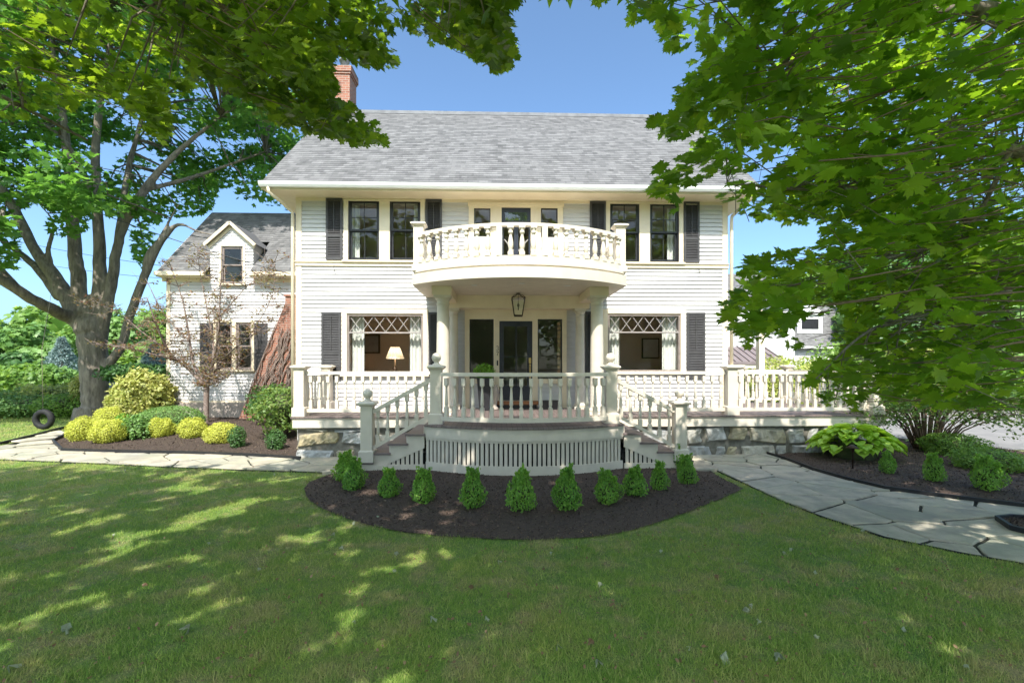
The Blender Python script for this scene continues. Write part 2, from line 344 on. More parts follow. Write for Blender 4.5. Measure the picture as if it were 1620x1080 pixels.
# leaf templates: outline (x, y) star-shaped round (0, .35); fan triangles
def fan(outline, c=(0, .38), curl=-.12):
    pts = [(c[0], c[1], .02)]+[(x, y, curl*((x-c[0])**2+(y-c[1])**2)) for x, y in outline]
    n = len(outline); return np.array(pts, np.float32), np.array([(0, 1+i, 1+(i+1) % n) for i in range(n)], np.int32)
half = [(0, 0), (.13, .02), (.34, -.06), (.38, .06), (.58, .06), (.43, .2), (.5, .3), (.34, .36), (.62, .56), (.50, .60), (.58, .82), (.40, .72), (.32, .80), (.16, .58), (.22, .82), (.10, .84), (0, 1.08)]
MAPLE = fan(half+[(-x, y) for x, y in half[-2:0:-1]])
halfs = [(0, 0), (.32, -.03), (.56, .1), (.38, .34), (.60, .68), (.2, .62), (0, 1.05)]
MAPLES = fan(halfs+[(-x, y) for x, y in halfs[-2:0:-1]])
OVAL = fan([(0, 0), (.28, .3), (.25, .65), (0, 1), (-.25, .65), (-.28, .3)], (0, .45), -.2)
CLUMP = fan([(0, -.1), (.3, .0), (.22, .25), (.55, .3), (.3, .55), (.35, .85), (.08, .7), (-.1, 1), (-.2, .68), (-.5, .75), (-.35, .45), (-.6, .2), (-.25, .15)], (0, .4), -.25)
BLADE = (np.array([(-.5, 0, 0), (.5, 0, 0), (-.35, .5, 0), (.35, .5, 0), (0, 1, 0)], np.float32), np.array([(0, 1, 3), (0, 3, 2), (2, 3, 4)], np.int32))
def unit(a): return a/np.maximum(np.linalg.norm(a, axis=-1, keepdims=True), 1e-9)
def leaves(name, P, S, N, T, tpl, m, SX=None):
    V0, F0 = tpl; cv = rng.uniform(-.6, 3.2, len(P))[:, None, None]; fv = rng.uniform(-.1, .4, len(P))[:, None, None]; N = unit(N); T = unit(T-(T*N).sum(1, keepdims=True)*N); X = np.cross(T, N); S = np.asarray(S)
    sx = (S if SX is None else SX)[:, None, None]; s = S[:, None, None]
    V = P[:, None, :]+sx*V0[None, :, 0:1]*X[:, None, :]+s*(V0[None, :, 1:2]*T[:, None, :]+(V0[None, :, 2:3]*cv+fv*np.abs(V0[None, :, 0:1]))*N[:, None, :])
    Fc = F0[None]+(np.arange(len(P))*len(V0))[:, None, None]
    return raw_mesh(name, V.reshape(-1, 3), Fc.reshape(-1, 3), m)
def rnd(n, k=3): return rng.normal(size=(n, k))

# ------------------------------------------------------------------ terrain, paths, beds
gx = np.concatenate([np.arange(-400, -40, 30), np.arange(-40, 40, 1.), np.arange(40, 401, 30)]); gy = np.concatenate([np.arange(-60, -10, 10), np.arange(-10, 45, 1.), np.arange(45, 700, 40)])
GXX, GYY = np.meshgrid(gx, gy); nx = len(gx); ZZ = gz(GXX, GYY)
idx = np.arange(len(gx)*len(gy)).reshape(len(gy), nx)
Q = np.stack([idx[:-1, :-1], idx[:-1, 1:], idx[1:, 1:], idx[1:, :-1]], -1).reshape(-1, 4)
gr = link('lawn', raw_mesh('lawn', np.stack([GXX, GYY, ZZ], -1).reshape(-1, 3), Q, M['lawn'], True, 4)); gr['kind'] = 'structure'
def G(lst): return [tuple(gnd(*p)[:2]) for p in lst]
pathR = G([(1085, 722), (1200, 716), (1245, 730), (1290, 747), (1345, 763), (1400, 776), (1500, 789), (1620, 803), (1800, 822), (2000, 850), (2100, 960), (1800, 945), (1620, 893), (1520, 876), (1400, 852), (1300, 820), (1235, 795), (1180, 768), (1125, 741), (1085, 733)])
pathL = G([(-300, 742), (-150, 716), (-60, 712), (0, 708), (50, 699), (95, 689), (108, 696), (84, 704), (98, 715), (170, 717), (300, 719), (400, 723), (475, 728), (480, 722), (600, 722), (600, 742), (530, 748), (400, 744), (250, 738), (150, 733), (0, 727), (-150, 745), (-300, 775)])
bedC = G([(560, 741), (520, 752), (490, 764), (481, 775), (486, 792), (510, 808), (545, 822), (590, 834), (640, 843), (700, 849), (760, 852), (830, 854), (900, 852), (950, 848), (1000, 839), (1040, 827), (1080, 814), (1120, 799), (1150, 788), (1176, 776), (1140, 757), (1108, 736), (1085, 726), (1000, 728), (830, 728), (650, 728)])
bedR = G([(1198, 716), (1245, 729), (1290, 746), (1345, 762), (1400, 775), (1500, 788), (1620, 802), (1800, 821), (1900, 815), (1900, 760), (1700, 728), (1560, 706), (1480, 698), (1390, 692), (1300, 700), (1240, 704)])
bedL = G([(97, 714), (170, 716), (300, 718), (400, 722), (472, 726), (474, 719), (468, 692), (440, 676), (330, 664), (255, 662), (205, 665), (150, 676), (110, 688), (85, 703)])
isl = G([(1577, 825), (1600, 822), (1640, 825), (1720, 838), (1740, 858), (1680, 858), (1640, 851), (1600, 841)])
drive = [(6.8, 11.8), (9.2, 10.9), (30, 8), (60, 20), (40, 40), (14, 34), (10, 20), (6.8, 16)]
sheet('driveway', drive, M['drive'], .012, 1.5)
sheet('bounce_road', [(-120, -24), (120, -24), (120, -15), (-120, -15)], M['drive'], .012, 12)  # out of view behind the camera, added to bounce sunlight
sheet('bounce_pavement', [(-120, -12.5), (120, -12.5), (120, -10.8), (-120, -10.8)], M['concrete'], .016, 12)  # pale unseen strip, added as a reflector of sunlight
def flags(name, poly, base, cell=.62, seed=1):
    """irregular slabs: Voronoi cells clipped to the path outline, each a thin bevelled stone"""
    r = np.random.default_rng(seed); o, ed = sheet(name, poly, M['joint'], base, .5)
    xs = [p[0] for p in poly]; ys = [p[1] for p in poly]; pp = []
    for x in np.arange(min(xs)-1, max(xs)+1, cell*1.25):
        for y in np.arange(min(ys)-1, max(ys)+1, cell*.8): pp.append((x+r.uniform(-.42, .42)*cell*1.25, y+r.uniform(-.42, .42)*cell*.8))
    pp = np.array(pp); mb = MB()
    keep = inpoly(pp[:, 0], pp[:, 1], poly) | (ed(pp[:, 0], pp[:, 1]) < cell)
    for i in np.where(keep)[0]:
        c = pp[i]; cellp = [(c[0]-2, c[1]-2), (c[0]+2, c[1]-2), (c[0]+2, c[1]+2), (c[0]-2, c[1]+2)]
        dd = np.hypot(*(pp-c).T)
        for j in np.argsort(dd)[1:16]:
            q = pp[j]; nrm = q-c; L = np.hypot(*nrm); nrm = nrm/L; off = L/2-(.005+.02*abs(nrm[1])); out = []
            for k in range(len(cellp)):
                a, b = np.array(cellp[k-1]), np.array(cellp[k]); da = (a-c)@nrm-off; db = (b-c)@nrm-off
                if (da <= 0) != (db <= 0): out.append(tuple(a+(b-a)*da/(da-db)))
                if db <= 0: out.append(tuple(b))
            cellp = out
            if len(cellp) < 3: break
        if len(cellp) < 3: continue
        # split edges, wobble, clip by shrinking points outside the outline to it
        P = []
        for k in range(len(cellp)):
            a, b = np.array(cellp[k-1]), np.array(cellp[k]); n = max(1, int(np.hypot(*(b-a))/.06))
            for t in range(n): P.append(a+(b-a)*t/n)
        P = np.array(P); ins = inpoly(P[:, 0], P[:, 1], poly)
        if ins.sum() < 3: continue
        if not ins.all():
            cc = P[ins].mean(0); Q2 = []
            for p_, i_ in zip(P, ins):
                if i_: Q2.append(p_); continue
                lo, hi = 0., 1.
                for _ in range(10):
                    md = (lo+hi)/2; z_ = cc+(p_-cc)*md
                    if inpoly(np.array([z_[0]]), np.array([z_[1]]), poly)[0]: lo = md
                    else: hi = md
                Q2.append(cc+(p_-cc)*lo)
            P = np.array(Q2)
        ang = np.arange(len(P)); cc = P.mean(0); P = cc+(P-cc)*(1+.012*np.sin(ang*1.7+i))[:, None]
        z = float(gz(cc[0], cc[1]))+base+.022+r.uniform(-.008, .008); n = len(P); inn = cc+(P-cc)*(1-.009/np.maximum(np.hypot(*(P-cc).T), .05))[:, None]
        vs = [(*p, z-.03) for p in P]+[(*p, z-.006) for p in P]+[(*p, z) for p in inn]
        mb.add(vs, [tuple(range(2*n, 3*n))]+[(k, (k+1) % n, n+(k+1) % n, n+k) for k in range(n)]+[(n+k, n+(k+1) % n, 2*n+(k+1) % n, 2*n+k) for k in range(n)])
    mb.build('flagstones', M['flag'], o); return o
def edging(pts, label, hh=.1):
    mb = MB(); P = [Vector((p[0], p[1], float(gz(p[0], p[1]))-.015+hh/2)) for p in pts]
    for a, b in zip(P[:-1], P[1:]): mb.bar(a, b+(b-a).normalized()*.01, .035 if hh > .05 else .018, hh)
    tag(mb.build('bed_edging', M['edging']), label, 'garden edging', 'black edging strips round the beds')
pr = flags('flagstone_path', pathR, .008, .68, 5); pl_ = flags('flagstone_path', pathL, .006, .66, 6)
edging(pathR[1:10], 'long black edging strip between right flagstone path and hosta bed')
edging([p for p in pathL[6:13]], 'black edging strip along the yellow shrub bed on the left')
edging(pathR[12:], 'thin dark edging where the right flagstone path meets the lawn', .035)
edging(G([(-150, 745), (0, 728), (150, 734), (250, 739), (400, 745), (530, 749)]), 'thin dark edging where the left path meets the lawn', .035)
edging(G([(-60, 711), (0, 707), (50, 698), (95, 688), (118, 683)]), 'raised dark edging between left path and far grass')
edging(isl+[isl[0]], 'oval black edging round the small mulch island in the right path')
def chips(parent, poly, ed, n, zoff, mound, s=(.012, .035)):
    xs = [p[0] for p in poly]; ys = [p[1] for p in poly]
    x = rng.uniform(min(xs), max(xs), n*3); y = rng.uniform(min(ys), max(ys), n*3); k = inpoly(x, y, poly); x, y = x[k][:n], y[k][:n]
    z = gz(x, y)+zoff+.006+mound*sstep(0, .7, ed(x, y)); n = len(x)
    me = leaves('chips', np.stack([x, y, z], 1), rng.uniform(*s, n), rnd(n)*.5+[0, 0, 1], rnd(n), OVAL, M['mulch'], rng.uniform(.015, .05, n))
    o = link('bark_chips', me, parent); o['kind'] = 'stuff'
for nm, poly, n, md in (('mulch_bed', bedC, 26000, .05), ('mulch_bed', bedR, 24000, .05), ('mulch_bed', bedL, 16000, .03), ('mulch_bed', isl, 1500, .02)):
    o, ed = sheet(nm, poly, M['mulch'], .016 if poly is not isl else .045, .25, mound=md); chips(o, poly, ed, n, .016 if poly is not isl else .045, md)

# ------------------------------------------------------------------ THE HOUSE
WY = 11.9; DK = .79
H = empty('house', (.43, WY, 0), 'large two storey white clapboard house with grey shingle roof, bow balcony and railed porch', 'house')
WX0, WX1, WZ0, WZ1 = -5.03, 5.9, .45, 6.1
def clap(mb, x0, x1, z0, z1, Y, holes, ex=.106):
    z = z0
    while z < z1-.005:
        zt = min(z+ex, z1); cuts = sorted({z, zt}|{h for q in holes for h in (q[2], q[3]) if z < h < zt})
        for a, b in zip(cuts[:-1], cuts[1:]):
            iv = [(x0, x1)]
            for q in holes:
                if q[2] < b-1e-6 and q[3] > a+1e-6:
                    nv = []
                    for s, e in iv:
                        if q[0] > s and q[0] < e: nv.append((s, q[0]))
                        if q[1] < e and q[1] > s: nv.append((q[1], e))
                        if q[1] <= s or q[0] >= e: nv.append((s, e))
                    iv = nv
            pa = .026*(1-(a-z)/ex)+.003; pb = .026*(1-(b-z)/ex)+.003
            for s, e in iv:
                mb.add([(s, Y, a), (e, Y, a), (s, Y-pa, a), (e, Y-pa, a), (s, Y-pb, b), (e, Y-pb, b)], [(0, 1, 3, 2), (2, 3, 5, 4)])
        z = zt
def slab(mb, x0, x1, z0, z1, Y0, Y1, holes):
    X = sorted({x0, x1}|{v for q in holes for v in q[:2] if x0 < v < x1}); Z = sorted({z0, z1}|{v for q in holes for v in q[2:4] if z0 < v < z1})
    for a, b in zip(X[:-1], X[1:]):
        for c, d in zip(Z[:-1], Z[1:]):
            mx, mz = (a+b)/2, (c+d)/2
            if not any(q[0] < mx < q[1] and q[2] < mz < q[3] for q in holes): mb.box(a, b, Y0, Y1, c, d)
def R4(px0, px1, py0, py1, Y=WY): return (fx(px0, Y), fx(px1, Y), fz(py1, Y, px0), fz(py0, Y, px0))
UW = [R4(551.5, 600.5, 316, 412), R4(617, 665.5, 316, 412), R4(964.5, 1011, 320, 415), R4(1027.5, 1073.5, 320, 415)]
PW = [R4(549.5, 669.5, 496, 592), R4(961, 1076, 496, 588)]
SW = [R4(750, 776, 330, 375), R4(855.5, 882, 330, 376)]
BD = R4(793.5, 839.5, 329, 402); BD = (BD[0], BD[1], 3.83, BD[3])
SD = [R4(743, 781, 505, 599), R4(850.5, 889, 505, 599)]
FD = R4(790, 842, 508, 630); FD = (FD[0], FD[1], .98, FD[3])
holes = UW+PW+SW+[BD]+SD+[FD]
mb = MB(); clap(mb, WX0+.1, WX1-.1, WZ0, WZ1, WY, holes); mb.build('siding', M['siding'], H)
mb = MB(); slab(mb, WX0, WX1, -.2, WZ1, WY+.002, WY+.16, holes)

SH = [(13.3, 14.5, 1.5, 3.1), (13.1, 14.1, 4.5, 5.75)]  # unseen side openings, added so daylight enters the rooms
def yslab(mb, *a):
    t = MB(); slab(t, *a); mb.add([(v[1], v[0], v[2]) for v in t.v], [f[::-1] for f in t.f])
yslab(mb, WY+.16, 19.2, -.2, WZ1, WX0, WX0+.16, SH); yslab(mb, WY+.16, 19.2, -.2, WZ1, WX1-.16, WX1, SH); mb.box(WX0, WX1, 19.2, 19.36, -.2, WZ1)
for x in (WX0, WX1-.16): mb.prism([(WY+.1, WZ1), (19.3, WZ1), (15.62, 9.9)], x, x+.16, 'x')
mb.build('wall', M['siding'], H)
for x in (WX0-.025, WX1-.115): MB().box(x, x+.14, WY-.03, WY+.03, WZ0, 6.05).build('corner_board', M['trim'], H)
for a, b in ((WX0-.04, -1.78), (2.8, WX1+.04)): MB().box(a, b, WY-.05, WY+.0, 4.36, 4.45).box(a, b, WY-.075, WY, 4.45, 4.475).build('belt_trim', M['trim'], H)
# ---- roof
EY, EZ, RY, RZ, RX0, RX1 = 11.27, 6.2, 15.62, 10.24, -5.62, 6.5
def roof(mb, x0, x1, ey, ez, ry, rz, ex=.14, th=.008):
    uv = []; L = math.hypot(ry-ey, rz-ez); uy, uz = (ry-ey)/L, (rz-ez)/L; s = 1 if ry > ey else -1; n = int(L/ex)+1
    ny, nz = -uz*s, abs(uy)
    if s < 0: ny = uz
    for i in range(n):
        a, b = i*ex, min((i+1)*ex, L)
        p = lambda t, h: (ey+uy*t+ny*h, ez+uz*t+nz*h)
        q0, q1, q2 = p(a, 0), p(a, th), p(b, .001)
        mb.add([(x0, *q0), (x1, *q0), (x0, *q1), (x1, *q1), (x0, *q2), (x1, *q2)], [(0, 1, 3, 2), (2, 3, 5, 4)])
        for fc in ([(x0, a), (x1, a), (x1, a+.01), (x0, a+.01)], [(x0, a+.002), (x1, a+.002), (x1, b-.002), (x0, b-.002)]): uv += fc
    return uv
def roofobj(name, parts, parent):
    mb = MB(); uv = []
    for p in parts: uv += roof(mb, *p)
    o = mb.build(name, M['shingle'], parent); l = o.data.uv_layers.new(name='UVMap')
    l.data.foreach_set('uv', [c for u in uv for c in u]); return o
roofobj('roof', [(RX0, RX1, EY, EZ, RY, RZ), (RX0, RX1, 2*RY-EY, EZ, RY, RZ)], H)
mb = MB(); mb.box(RX0-.02, RX1+.02, RY-.13, RY+.13, RZ-.1, RZ+.005); mb.build('ridge_cap', M['ridge'], H)
mb = MB()   # soffit, rakes, fascia
mb.box(RX0+.02, RX1-.02, EY+.02, WY, 6.06, 6.085); mb.box(RX0+.01, RX1-.01, EY, EY+.03, 6.04, 6.19)
mb.box(RX0+.02, WX0, WY, 19.9, 6.06, 6.085); mb.box(WX1, RX1-.02, WY, 19.9, 6.06, 6.085)
for x in (RX0, RX1-.04): mb.prism([(EY+.02, EZ-.16), (EY+.02, EZ-.015), (RY, RZ-.02), (2*RY-EY, EZ-.015), (2*RY-EY, EZ-.16), (RY, RZ-.18)], x, x+.04, 'x')
mb.box(WX0-.02, WX1+.02, WY-.035, WY, 5.99, 6.06); mb.build('eave_soffit', M['trim'], H)
mb = MB(); prof = [(EY-.005, 6.2), (EY-.005, 6.08), (EY-.09, 6.08), (EY-.12, 6.13), (EY-.13, 6.2), (EY-.115, 6.2), (EY-.1, 6.13), (EY-.085, 6.1), (EY-.02, 6.1), (EY-.02, 6.2)]
mb.prism(prof, RX0, RX1, 'x'); mb.build('gutter', M['whitetrim'], H)
for k, (xg, xw) in enumerate(((-5.42, -5.11), (6.25, 6.0))):
    mb = MB(); y = WY-.07
    mb.tube([(xg, EY-.05, 6.09), (xg, EY-.03, 5.97), (xg+(xw-xg)*.5, EY+.25, 5.85), (xw, y-.02, 5.68), (xw, y, 5.5), (xw, y, .35 if k == 0 else .85)], .042, 8); mb.build('downspout', M['trim'], H)
# ---- windows
def casing(name, x0, x1, z0, z1, w=.11, sill=True, mullions=(), top=None, Y=WY, m=None, parent=H):
    mb = MB(); top = top or w; y0 = Y-.045
    mb.box(x0-w, x0, y0, Y+.06, z0, z1); mb.box(x1, x1+w, y0, Y+.06, z0, z1); mb.box(x0-w, x1+w, y0-.002, Y+.06, z1, z1+top)
    if sill: mb.box(x0-w-.03, x1+w+.03, y0-.05, Y+.06, z0-.05, z0-.002)
    for a, b in mullions: mb.box(a, b, y0+.003, Y+.06, z0, z1)
    return mb.build(name, m or M['trim'], parent)
def sash(x0, x1, z0, z1, y, m, st=.045, rails=.045, mv=(), mh=(), mw=.018):
    mb = MB(); mb.box(x0, x0+st, y, y+.04, z0, z1); mb.box(x1-st, x1, y, y+.04, z0, z1); mb.box(x0+st, x1-st, y+.001, y+.04, z0, z0+rails); mb.box(x0+st, x1-st, y+.001, y+.04, z1-rails, z1)
    for v in mv: mb.box(v-mw/2, v+mw/2, y+.01, y+.035, z0+rails, z1-rails)
    for v in mh: mb.box(x0+st, x1-st, y+.012, y+.037, v-mw/2, v+mw/2)
    return mb
def glass(x0, x1, z0, z1, y, parent): MB().add([(x0, y, z0), (x1, y, z0), (x1, y, z1), (x0, y, z1)], [(0, 1, 2, 3)]).build('pane', M['glass'], parent)
def drape(parent, x0, x1, z0, z1, y, m=None, amp=.03, fold=.11, name='curtain', flare=0):
    n = max(8, int((x1-x0)/.014)); mb = MB(); vs = []; fs = []; rows = 8
    for j in range(rows+1):
        t = j/rows; z = z0+(z1-z0)*t
        for i in range(n+1):
            s = i/n; x = x0+(x1-x0)*s+flare*(1-t)*(s-.5); a = 2*math.pi*(x0+(x1-x0)*s)/fold
            vs.append((x, y+amp*math.sin(a+.6*math.sin(3*a/5))*(.7+.3*(1-t)), z))
    for j in range(rows):
        for i in range(n): fs.append((j*(n+1)+i, j*(n+1)+i+1, (j+1)*(n+1)+i+1, (j+1)*(n+1)+i))
    mb.add(vs, fs, True); return mb.build(name, m or M['curtain'], parent)
def double_hung(x0, x1, z0, z1, Y=WY, m=None, curt='both', parent=H, grid=True):
    m = m or M['black']; zm = (z0+z1)/2; xm = (x0+x1)/2
    fr = MB(); fr.box(x0, x0+.03, Y-.02, Y+.1, z0, z1); fr.box(x1-.03, x1, Y-.02, Y+.1, z0, z1); fr.box(x0+.03, x1-.03, Y-.018, Y+.1, z1-.03, z1); fr.box(x0+.03, x1-.03, Y-.018, Y+.1, z0, z0+.03)
    o = fr.build('window', m, parent)
    a, b = x0+.031, x1-.031
    up = sash(a, b, zm-.02, z1-.031, Y+.0, m, mv=[xm] if grid else [], mh=[zm+(z1-zm)*.42] if grid else []); up.build('sash', m, o); glass(a+.03, b-.03, zm, z1-.06, Y+.02, o)
    lo = sash(a, b, z0+.031, zm+.02, Y+.045, m, rails=.055, mv=[xm] if grid else []); lo.build('sash', m, o); glass(a+.03, b-.03, z0+.07, zm, Y+.065, o)
    w_ = x1-x0
    if curt in ('both', 'l'): drape(o, x0-.02, x0+w_*.27, z0-.02, z1+.05, Y+.26)
    if curt in ('both', 'r'): drape(o, x1-w_*.27, x1+.02, z0-.02, z1+.05, Y+.26)
    return o
for q, c in zip(UW, ('l', 'r', 'none', 'r')): double_hung(*q, curt=c)
zt = 5.99
for a, b in ((0, 1), (2, 3)):
    q, p = UW[a], UW[b]; casing('window_casing', q[0], p[1], q[2], q[3], .11, True, [(q[1], p[0])], zt-q[3])
# picture windows with lattice transom
for k, q in enumerate(PW):
    x0, x1, z0, z1 = q; casing('window_casing', x0, x1, z0, z1, .125, True, top=.11)
    fr = MB(); fr.box(x0, x0+.05, WY-.02, WY+.1, z0, z1); fr.box(x1-.05, x1, WY-.02, WY+.1, z0, z1); fr.box(x0+.05, x1-.05, WY-.018, WY+.1, z1-.06, z1); fr.box(x0+.05, x1-.05, WY-.018, WY+.1, z0, z0+.05)
    zb = z1-.46; fr.box(x0+.05, x1-.05, WY-.014, WY+.1, zb-.035, zb)
    o = fr.build('picture_window', M['mullion'], H)
    MB().box(x0+.05, x1-.05, WY-.016-.01, WY-.015, zb-.03, zb-.008).build('transom_bar', M['cames'], o)
    glass(x0+.04, x1-.04, z0+.04, zb-.02, WY+.04, o); glass(x0+.04, x1-.04, zb-.01, z1-.05, WY+.04, o)
    cm = MB(); n = 6; a, b = x0+.05, x1-.05; s = (b-a)/n; za, zc = zb, z1-.06
    for i in range(n):
        cxx = a+(i+.5)*s
        for sg in (-1, 1): cm.bar((cxx-sg*s*.5, WY+.025, za), (cxx+sg*s*.5, WY+.025, zc), .010, .012)
    cm.build('lattice', M['cames'], o); w_ = x1-x0
    drape(o, x0+.03, x0+w_*.19, z0-.25, z1-.02, WY+.24, amp=.035, fold=.1); drape(o, x1-w_*.2, x1-.02, z0-.25, z1-.02, WY+.24, amp=.035, fold=.1)
for X0_, X1_ in ((WX0-.03, WX0+.03), (WX1-.03, WX1+.03)):
    for q in SH:
        mb = MB(); yslab(mb, q[0]-.1, q[1]+.1, q[2]-.1, q[3]+.1, X0_, X1_, [q]); o = mb.build('added_gable_window', M['trim'], H)  # window out of view, put in to brighten the interior
        mb = MB(); yslab(mb, q[0], q[1], q[2], q[3], X0_+.01, X1_-.01, [(q[0]+.05, q[1]-.05, q[2]+.05, (q[2]+q[3])/2-.02), (q[0]+.05, q[1]-.05, (q[2]+q[3])/2+.02, q[3]-.05)]); mb.build('sash', M['black'], o)
        xm_ = (X0_+X1_)/2; MB().add([(xm_, q[0]+.04, q[2]+.04), (xm_, q[1]-.04, q[2]+.04), (xm_, q[1]-.04, q[3]-.04), (xm_, q[0]+.04, q[3]-.04)], [(0, 1, 2, 3)]).build('pane', M['glass'], o)
# upper balcony door group
gx0, gx1 = fx(741.5, WY), fx(890.5, WY)
mb = MB(); slab(mb, gx0, gx1, 3.8, 5.99, WY-.04, WY+.06, SW+[BD]); mb.box(gx0-.02, gx1+.02, WY-.07, WY-.041, 5.9, 5.985)
for q in SW:
    for (a, b) in ((q[0]-.04, (q[0]+q[1])/2-.04), ((q[0]+q[1])/2+.04, q[1]+.04)):
        for (c, d, e, f) in ((a, b, q[2]-.28, q[2]-.26), (a, b, 3.95, 3.97), (a, a+.02, 3.97, q[2]-.28), (b-.02, b, 3.97, q[2]-.28)): mb.box(c, d, WY-.055, WY-.041, e, f)
for x in (fx(783, WY), fx(848, WY)): mb.box(x-.035, x+.035, WY-.06, WY-.041, 3.82, 5.9)
mb.build('balcony_door_surround', M['trim'], H)
for q in SW:
    o = sash(*q[:2], q[2], q[3], WY-.02, M['black'], .03, .03).build('side_window', M['black'], H); glass(q[0]+.02, q[1]-.02, q[2]+.02, q[3]-.02, WY, o)
xm = (BD[0]+BD[1])/2
o = MB().box(BD[0], BD[1], WY-.02, WY+.05, BD[3]-.42, BD[3]).build('balcony_transom', M['door'], H); 
MB().box(BD[0]+.09, BD[1]-.09, WY-.026, WY-.021, BD[3]-.33, BD[3]-.12).build('pane', M['glass'], o)
for sgn in (0, 1):
    a, b = (BD[0], xm-.003) if sgn == 0 else (xm+.003, BD[1])
    o = sash(a, b, 3.83, BD[3]-.421, WY-.01, M['door'], .05, .08).build('french_door', M['door'], H); glass(a+.04, b-.04, 3.9, BD[3]-.49, WY+.01, o)
    cm = MB(); xe = b-.06 if sgn == 0 else a+.06; xo = a+.07 if sgn == 0 else b-.07; zz = [3.95+.28*i for i in range(5)]
    for i in range(4): cm.bar((xe if i % 2 else xo, WY-.005, zz[i]), (xo if i % 2 else xe, WY-.005, zz[i+1]), .012, .02)
    cm.build('door_lattice', M['cames'], o)
# entry group
ex0, ex1 = fx(735.5, WY), fx(896, WY); ez1 = fz(490.5, WY)
mb = MB(); slab(mb, ex0, ex1, SD[0][2]-.12, ez1, WY-.06, WY+.06, SD+[FD]); mb.box(ex0, SD[0][0]-.0, WY-.06, WY+.06, DK, SD[0][2]-.12); 
slab(mb, SD[0][1], SD[1][0], DK, SD[0][2]-.12, WY-.06, WY+.06, [FD]); mb.box(ex0-.04, ex1+.04, WY-.09, WY, ez1, ez1+.06)
mb.box(SD[1][1], ex1, WY-.06, WY+.06, DK, SD[0][2]-.12)
for q in SD: mb.box(q[0]-.05, q[1]+.03, WY-.085, WY-.061, q[2]-.1, q[2]-.06)
mb.build('entry_surround', M['trim'], H)
for q in SD:
    o = sash(*q, WY-.03, M['black'], .022, .022).build('sidelight', M['black'], H); glass(q[0]+.01, q[1]-.01, q[2]+.01, q[3]-.01, WY-.01, o)
sg_ = MB(); zc = SD[1][2]+.04; xr = SD[1][1]-.03; k = 0
while zc < SD[1][3]-.12:
    sg_.box(xr-.085, xr-.01, WY-.006, WY+.004, zc, zc+.085); zc += .11; k += 1
M['amber'] = leafmat('amber_stained_glass', (.62, .45, .28), (.42, .16, .07), (.70, .60, .42), trans=.4, tv=1.3); sg_.build('stained_glass_strip', M['amber'], H)
a, b = FD[0], FD[1]
dm = MB(); slab(dm, a, b, FD[2], FD[3], WY-.03, WY+.02, [(a+.11, b-.13, 1.35, FD[3]-.13)])
xmid = fx(816.5, WY); dm.box(xmid-.012, xmid+.012, WY-.02, WY+.01, 1.35, FD[3]-.13); dm.box(a+.11, b-.13, WY-.018, WY+.01, 2.08, 2.1)
for c, d in ((a+.11, xmid-.03), (xmid+.03, b-.13)): dm.box(c, d, WY-.04, WY-.031, 1.08, 1.28)
fd = dm.build('front_door', M['door'], H); glass(a+.1, b-.12, 1.34, FD[3]-.12, WY-.005, fd)
hx = b-.06; hb = MB(); hb.box(hx-.03, hx+.03, WY-.045, WY-.031, 1.92, 2.06); hb.box(hx-.022, hx+.022, WY-.045, WY-.031, 1.45, 1.9)
hb.tube([(hx, WY-.05, 1.86), (hx, WY-.10, 1.84), (hx, WY-.11, 1.7), (hx, WY-.10, 1.55), (hx, WY-.05, 1.52)], .011, 8); hb.lathe((hx, WY-.05), [(.01, 1.99), (.02, 1.99)], 8); hb.build('door_handle', M['brass'], fd)
mb = MB(); mb.box(FD[0]-.14, FD[1]+.14, WY-.22, WY-.0605, .885, .975); mb.build('door_sill', M['threshold'], H)
mb = MB(); mb.box(FD[0]-.1, FD[1]+.1, WY-.18, WY-.061, DK+.002, .884); mb.build('door_step_riser', M['black'], H)
nxp = fx(787, WY); nz3, nz7 = fz(551, WY), fz(557.5, WY)
nb = MB(); y = WY-.068; s = .045
nb.tube([(nxp-.025, y, nz3+s), (nxp, y, nz3+s*1.3), (nxp+.025, y, nz3+s*.8), (nxp+.02, y, nz3+s*.2), (nxp, y, nz3), (nxp+.025, y, nz3-s*.3), (nxp+.025, y, nz3-s*.9), (nxp, y, nz3-s*1.2), (nxp-.025, y, nz3-s*.9)], .007, 6)
z7 = nz3-.13; nb.tube([(nxp-.028, y, z7+s), (nxp+.028, y, z7+s)], .007, 6); nb.tube([(nxp+.028, y, z7+s), (nxp+.005, y, z7-.01), (nxp-.008, y, z7-s*1.2)], .007, 6)
nb.build('house_number', M['bronze'], H)
db = MB(); db.box(nxp-.018, nxp+.018, WY-.08, WY-.061, fz(578, WY), fz(570, WY)); db.build('doorbell', M['black'], H)
# ---- shutters (real louvres), one mesh, copied
def shutter_mesh(wd, ht):
    mb = MB(); st = .05; zs = [0, ht*.37, ht*.41, ht]
    mb.box(0, st, -.035, 0, 0, ht); mb.box(wd-st, wd, -.035, 0, 0, ht); mb.box(st, wd-st, -.034, 0, 0, .07); mb.box(st, wd-st, -.034, 0, ht-.06, ht); mb.box(st, wd-st, -.034, 0, zs[1], zs[2])
    mb.box(st, wd-st, -.004, 0, .07, ht-.06)
    for lo, hi in ((.07, zs[1]), (zs[2], ht-.06)):
        z = lo+.01
        while z < hi-.03:
            mb.add([(st, -.032, z), (wd-st, -.032, z), (wd-st, -.006, z+.032), (st, -.006, z+.032), (st, -.032, z+.006), (wd-st, -.032, z+.006), (wd-st, -.006, z+.038), (st, -.006, z+.038)],
                   [(0,3,2,1),(4,5,6,7),(0,1,5,4),(2,3,7,6)]); z += .042
    mb.box(wd/2-.008, wd/2+.008, -.045, -.0345, zs[2]+.05, ht-.1)
    return mb.mesh('shutter', M['shutter'])
